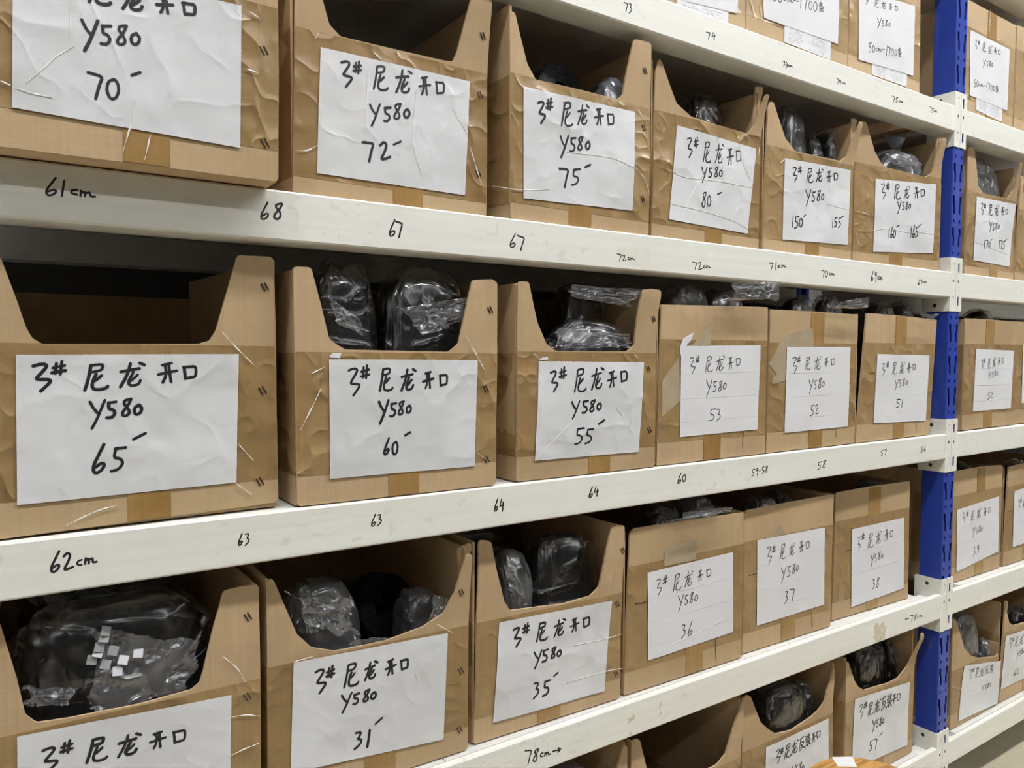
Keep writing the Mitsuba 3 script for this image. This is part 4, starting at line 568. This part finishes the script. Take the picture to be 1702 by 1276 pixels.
    for j, ln in enumerate(D.get('creases', [])):
        l = smooth_line(ln, .004); t = np.gradient(l, axis=0); t /= np.linalg.norm(t, axis=1, keepdims=True) + 1e-9; nn = np.column_stack([-t[:, 1], t[:, 0]])
        wv = (.0009 + .0005 * np.sin(np.arange(len(l)) * .7 + j))[:, None] * np.sin(np.linspace(.25, 2.9, len(l)))[:, None]
        pts = np.vstack([l - nn * wv, l, l + nn * wv]); n = len(l); i = np.arange(n - 1)
        f = np.vstack([np.column_stack([i, i + 1, i + n]), np.column_stack([i + 1, i + n + 1, i + n]), np.column_stack([i + n, i + n + 1, i + 2 * n]), np.column_stack([i + n + 1, i + 2 * n + 1, i + 2 * n])])
        off = np.r_[np.full(n, .0030), np.full(n, .0037), np.full(n, .0030)]
        X, _ = F.sheet(pts, f, off, True); put(key + '__' + numbered('tape_crease', j), ply((X, f), 'crease_film', smooth=True))
    for j, q in enumerate(D.get('staples', [])):
        for k in (0, 1):
            a = np.array([q[0] - .004 + .0055 * k, q[1] + .004 + .002 * k])
            m = box_mesh(-.0009, .0009, -.0012, 0, -.0068, .0068); m.apply_transform(trimesh.transformations.rotation_matrix(math.radians(-30), [0, 1, 0])); m.apply_translation([a[0], -.0006, a[1]])
            put(key + '__' + numbered('staple', 2 * j + k), ply(F.solid(m), 'staple_steel'))
    for j, q in enumerate(D.get('ticks', [])):
        g = sg.LineString(smooth_line(q, .004)).buffer(.0008, cap_style=2)
        v, f = fill(g); put(key + '__' + numbered('printed_tick', j), ply(F.sheet(v, f, .0014, False), 'marker_ink'))
    for j, q in enumerate(D.get('patches', [])):
        put(key + '__' + numbered('clear_tape', j), ply(F.solid(slab(sg.Polygon(q).buffer(0), -.0017, -.0012, .013)), 'pale_tape', smooth=35))
    for j, q in enumerate(D.get('scraps', [])):
        put(key + '__' + numbered('paper_scrap', j), ply(F.solid(slab(sg.Polygon(q).buffer(0), -.0024, -.0019, .01)), 'plain_paper', smooth=35))
    if 'flap' in D:
        fp = sg.Polygon(D['flap']).buffer(.003).buffer(-.001)
        if fp.bounds[3] > .431: fp = fp.intersection(sg.box(-1, 0, 1, .431))
        put(key + '__inner_flap', ply(F.solid(slab(fp, .011, .011 + THICK, .013), False), km, smooth=35))

# ---------------------------------------------------------------- what lies in the boxes
_ico = trimesh.creation.icosphere(5); _dirs = np.array(_ico.vertices); _ifaces = np.array(_ico.faces)
_ico4 = trimesh.creation.icosphere(4); _dirs4 = np.array(_ico4.vertices); _ifaces4 = np.array(_ico4.faces)
def ridged(p, seed, octaves=3):
    out, a = 0, 1.0
    for o in range(octaves):
        out = out + a * (1 - np.abs(2 * meshkit.noise(p * 2 ** o + 9 * o, seed + o) - 1)) ** 2; a *= .5
    return out / 1.75
def bag_points(u0, u1, d0, d1, v0, v1, seed, stretch, deep=1.0, _dirs=_dirs):
    e = .62; d = np.sign(_dirs) * np.abs(_dirs) ** e; d /= (np.abs(d) ** 3.2).sum(1, keepdims=True) ** (1 / 3.2)
    rng = np.random.default_rng(seed); R = trimesh.transformations.random_rotation_matrix(rng.random(3))[:3, :3]
    q = (_dirs @ R.T) * np.array([stretch, 1, 1.0]) @ R
    k = 1 - deep * (.10 * ridged(q * 1.5 + seed, seed, 1) + .045 * ridged(q * np.array([3.2, 3.2, 2.0]) + seed, seed + 7, 1)) - .5 * (1 - deep) * .10
    k = k / k.max()
    h = np.array([(u1 - u0) / 2, (d1 - d0) / 2, (v1 - v0) / 2]); c = np.array([(u0 + u1) / 2, (d0 + d1) / 2, (v0 + v1) / 2])
    return d * k[:, None] * h + c
PILE = {'70': .13, '72': .16, '65': .14, 'empty': .13}
REAR = {'75': .30, '80': .24, '150': .36, '160': .20, '170': .36, '60': .40, '55': .40, '30': .38, '35': .38, 'reversed': .34, '57': .38, 'faded': .34}
def smooth01(t):
    t = np.clip(t, 0, 1); return t * t * (3 - 2 * t)
nbag = 0
bagkey = {}
def mouth(k):
    n = 0
    while k + '__' + numbered('bag_mouth', n) in scene: n += 1
    return k + '__' + numbered('bag_mouth', n)
for name, D in DATA.items():
    F = frames[name]
    bags = list(D.get('bags', []))
    if name in PILE: bags.append((.016, F.w - .016, PILE[name], .265, 'pile'))
    if name in REAR: bags.append((.018, F.w - .018, REAR[name], .39, 'rear'))
    boxes = []
    for u0, u1, vt, dm, st in bags:
        lo, hi = .014, F.w - .014
        if u1 > hi: u1 = hi; u0 = min(u0, hi - .10)
        half = {'pile': .245, 'rear': .115}.get(st, .05 if dm < .1 else .06)
        boxes.append([max(u0, lo), u1, max(.012, dm - half), dm + half])
    for u0, u1, vt, dm in D.get('rolls', []): c_ = (u0 + u1) / 2; h_ = (u1 - u0) * .70; boxes.append([max(c_ - h_, .02), min(c_ + h_, F.w - .02)] + ([.014, .104] if name == '75' else [.115, .205]))
    for a in range(len(boxes)):
        for b in range(a + 1, len(boxes)):
            A_, B_ = boxes[a], boxes[b]
            if min(A_[1], B_[1]) <= max(A_[0], B_[0]) or min(A_[3], B_[3]) <= max(A_[2], B_[2]): continue
            if abs(sum(A_[2:]) - sum(B_[2:])) > .10:
                f_, r_ = (A_, B_) if A_[2] < B_[2] else (B_, A_); m_ = (f_[3] + r_[2]) / 2; f_[3] = m_ - .002; r_[2] = m_ + .002
            else:
                l_, r_ = (A_, B_) if sum(A_[:2]) < sum(B_[:2]) else (B_, A_); m_ = (l_[1] + r_[0]) / 2; l_[1] = m_ - .002; r_[0] = m_ + .002
    for j, (u0, u1, vt, dm, st) in enumerate(bags):
        u0, u1, d0, d1 = boxes[j]; vt = min(vt + .012, .427)
        P3 = bag_points(u0, u1, d0, d1, .008, vt, 200 + nbag, 2.2)
        k = fresh('zipper_bag'); nbag += 1; bagkey[name, j] = k
        if st == 'clear':
            put(k + '__film', ply((F.world(P3[:, 0], P3[:, 1], P3[:, 2]), _ifaces), 'bag_clear', smooth=True))
        else:
            put(k + '__film', ply((F.world(P3[:, 0], P3[:, 1], P3[:, 2]), _ifaces), 'film' if st == 'grey' else 'bag_skin', smooth=True)); labels[k + '__film'] = {'label': 'crinkled clear plastic film'}
            e = .10
            Q3 = bag_points(u0 + e * (u1 - u0), u1 - e * (u1 - u0), d0 + e * (d1 - d0), d1 - e * (d1 - d0), .009, vt - .014, 700 + nbag, 1.6, .45, _dirs4)
            put(k + '__zippers', ply((F.world(Q3[:, 0], Q3[:, 1], Q3[:, 2]), _ifaces4), 'bag_dark', smooth=True)); labels[k + '__zippers'] = {'label': 'bundle of black zippers'}
        labels[k] = {'label': BAGLABEL(name, j, len(D.get('bags', [])) or 1, st), 'category': 'plastic bag', 'group': 'bags of zippers in the boxes'}
    for j, (u0, u1, vt, dm) in enumerate(D.get('rolls', [])):
        u0, u1, d0, d1 = boxes[len(bags) + j]; dm = (d0 + d1) / 2
        r = (u1 - u0) / 2 * .93; prof = [(r * .45, 0), (r * .96, 0), (r, .004), (r, .056), (r * .96, .06), (r * .45, .06), (r * .45, 0)]
        m = trimesh.creation.revolve(np.array(prof), sections=48)
        rr = []
        for t in np.linspace(.5, .93, 7): rr.append(trimesh.creation.revolve(np.array([(r * t, -.0015), (r * t + .0022, -.0015), (r * t + .0022, .001), (r * t, .001), (r * t, -.0015)]), sections=48))
        m = cat([m] + rr); m.apply_transform(trimesh.transformations.rotation_matrix(math.radians(-100), [1, 0, 0])); m.apply_transform(trimesh.transformations.rotation_matrix(math.radians(10), [0, 0, 1]))
        m.apply_translation([(u0 + u1) / 2, dm, vt - r]); v = m.vertices
        k = fresh('zipper_roll'); put(k, ply((F.world(v[:, 0], v[:, 1], v[:, 2]), m.faces), 'black_tape', smooth=30))
        labels[k] = {'label': 'coiled black zipper roll in the ' + WHERE[name], 'category': 'zipper roll'}
    for j, c in enumerate(D.get('films', [])):
        p, f, st = grid(c, 64, 44)
        edge = np.minimum(np.minimum(st[:, 0], 1 - st[:, 0]), np.minimum(st[:, 1], 1 - st[:, 1]))
        keep = edge - .22 * meshkit.noise(np.column_stack([st * [5, 4], np.full(len(st), j + nbag * 1.7)]), nbag + j) + .02 > 0
        f = f[keep[f].all(1)]
        z = np.column_stack([st * [5, 3.5], np.full(len(st), j + 3.3 * len(name))])
        d = np.maximum(.026 - .030 * ridged(z, 31 + j + nbag), .0075)
        if name in ('53', '52', '51', '36'): d = d - .048 * smooth01((p[:, 1] - F.vc - .004) / .012) if name != '51' else d * .5 - .038
        X = F.world(np.clip(p[:, 0], .008, F.w - .008), d, np.minimum(p[:, 1], .432))
        put(mouth(bagkey[name, FILM_OF[name][j]]), ply((X, f), 'film', smooth=True))

# the folded grey card in the 160 box and the stool in the aisle
F = frames['160']
q = np.array([[.0, .0, .0]])
card = sg.Polygon([(0, 0), (.15, 0), (.15, .10), (0, .10)])
pc = np.array(GREYCARD); pc[:, 0] = np.minimum(pc[:, 0], F.w - .025); pc[:, 1] = np.minimum(pc[:, 1], .431)
put('folded_card', ply(cat([F.solid(slab(sg.Polygon(pc).buffer(.002), .113, .116, .03), False), F.solid(slab(sg.Polygon([pc[3], pc[2], pc[2] + [-.02, -.03], pc[3] + [.02, -.035]]).buffer(.002), .109, .1115, .03), False)]), 'grey_card'))
labels['folded_card'] = {'label': 'folded dark grey card lying on top in the cut-out box marked 160 165', 'category': 'card'}

SX, SY, SZ, SR = 1.739, -.239, .45, .151
prof = [(0, 0), (SR - .006, 0), (SR, .006), (SR, .022), (SR - .006, .028), (0, .028)]
st = trimesh.creation.revolve(np.array(prof), sections=96); st.apply_translation([SX, SY, SZ - .028])
labels['round_stool'] = {'label': 'round wooden stool with an orange brown seat in front of the lowest shelf', 'category': 'stool'}
put('round_stool__seat', ply(st, 'stool_wood', smooth=30))
for j in range(4):
    t = math.pi / 4 + j * math.pi / 2; top = np.array([SX + .095 * math.cos(t), SY + .095 * math.sin(t), SZ - .027]); bot = np.array([SX + .135 * math.cos(t), SY + .135 * math.sin(t), .0])
    a = m3.Manifold.hull_points(np.vstack([top + np.array([[x, y, 0] for x in (-.014, .014) for y in (-.014, .014)]), bot + np.array([[x, y, 0] for x in (-.011, .011) for y in (-.011, .011)])]))
    put('round_stool__' + numbered('leg', j), ply(man_to_tri(a), 'stool_wood'))
ring = trimesh.creation.revolve(np.array([(.108, .16), (.120, .16), (.120, .185), (.108, .185), (.108, .16)]), sections=48); ring.apply_translation([SX, SY, 0])
put('round_stool__ring_rail', ply(ring, 'stool_wood', smooth=30))
note = sg.Polygon([(1.790, -.098), (1.836, -.127), (1.801, -.162), (1.763, -.133)])
nm = man_to_tri(m3.Manifold.extrude(m3.CrossSection(rings(note), m3.FillRule.EvenOdd), .0006)); nm.apply_translation([0, 0, SZ])
put('paper_note', ply(nm, 'plain_paper')); labels['paper_note'] = {'label': 'small blank white paper slip lying on the round wooden stool', 'category': 'paper'}

F = frames['30']
rng = np.random.default_rng(11)
for j, (u, v) in enumerate([[0.1573, 0.362], [0.1549, 0.3527], [0.1486, 0.3395], [0.1462, 0.3316], [0.1383, 0.3226], [0.1665, 0.3304], [0.156, 0.3121], [0.1799, 0.3131], [0.2003, 0.319], [0.1716, 0.2981]]):
    m = box_mesh(-.0068, .0068, -.0005, .0005, -.0068, .0068); m.apply_transform(trimesh.transformations.euler_matrix(rng.normal(-.35, .15), rng.normal(.25, .1), rng.normal(0, .25)))
    m.apply_translation([u, .0045, v])
    put(bagkey['30', 0] + '__' + numbered('silver_tab', j), ply(F.solid(m, False), 'silver_foil'))
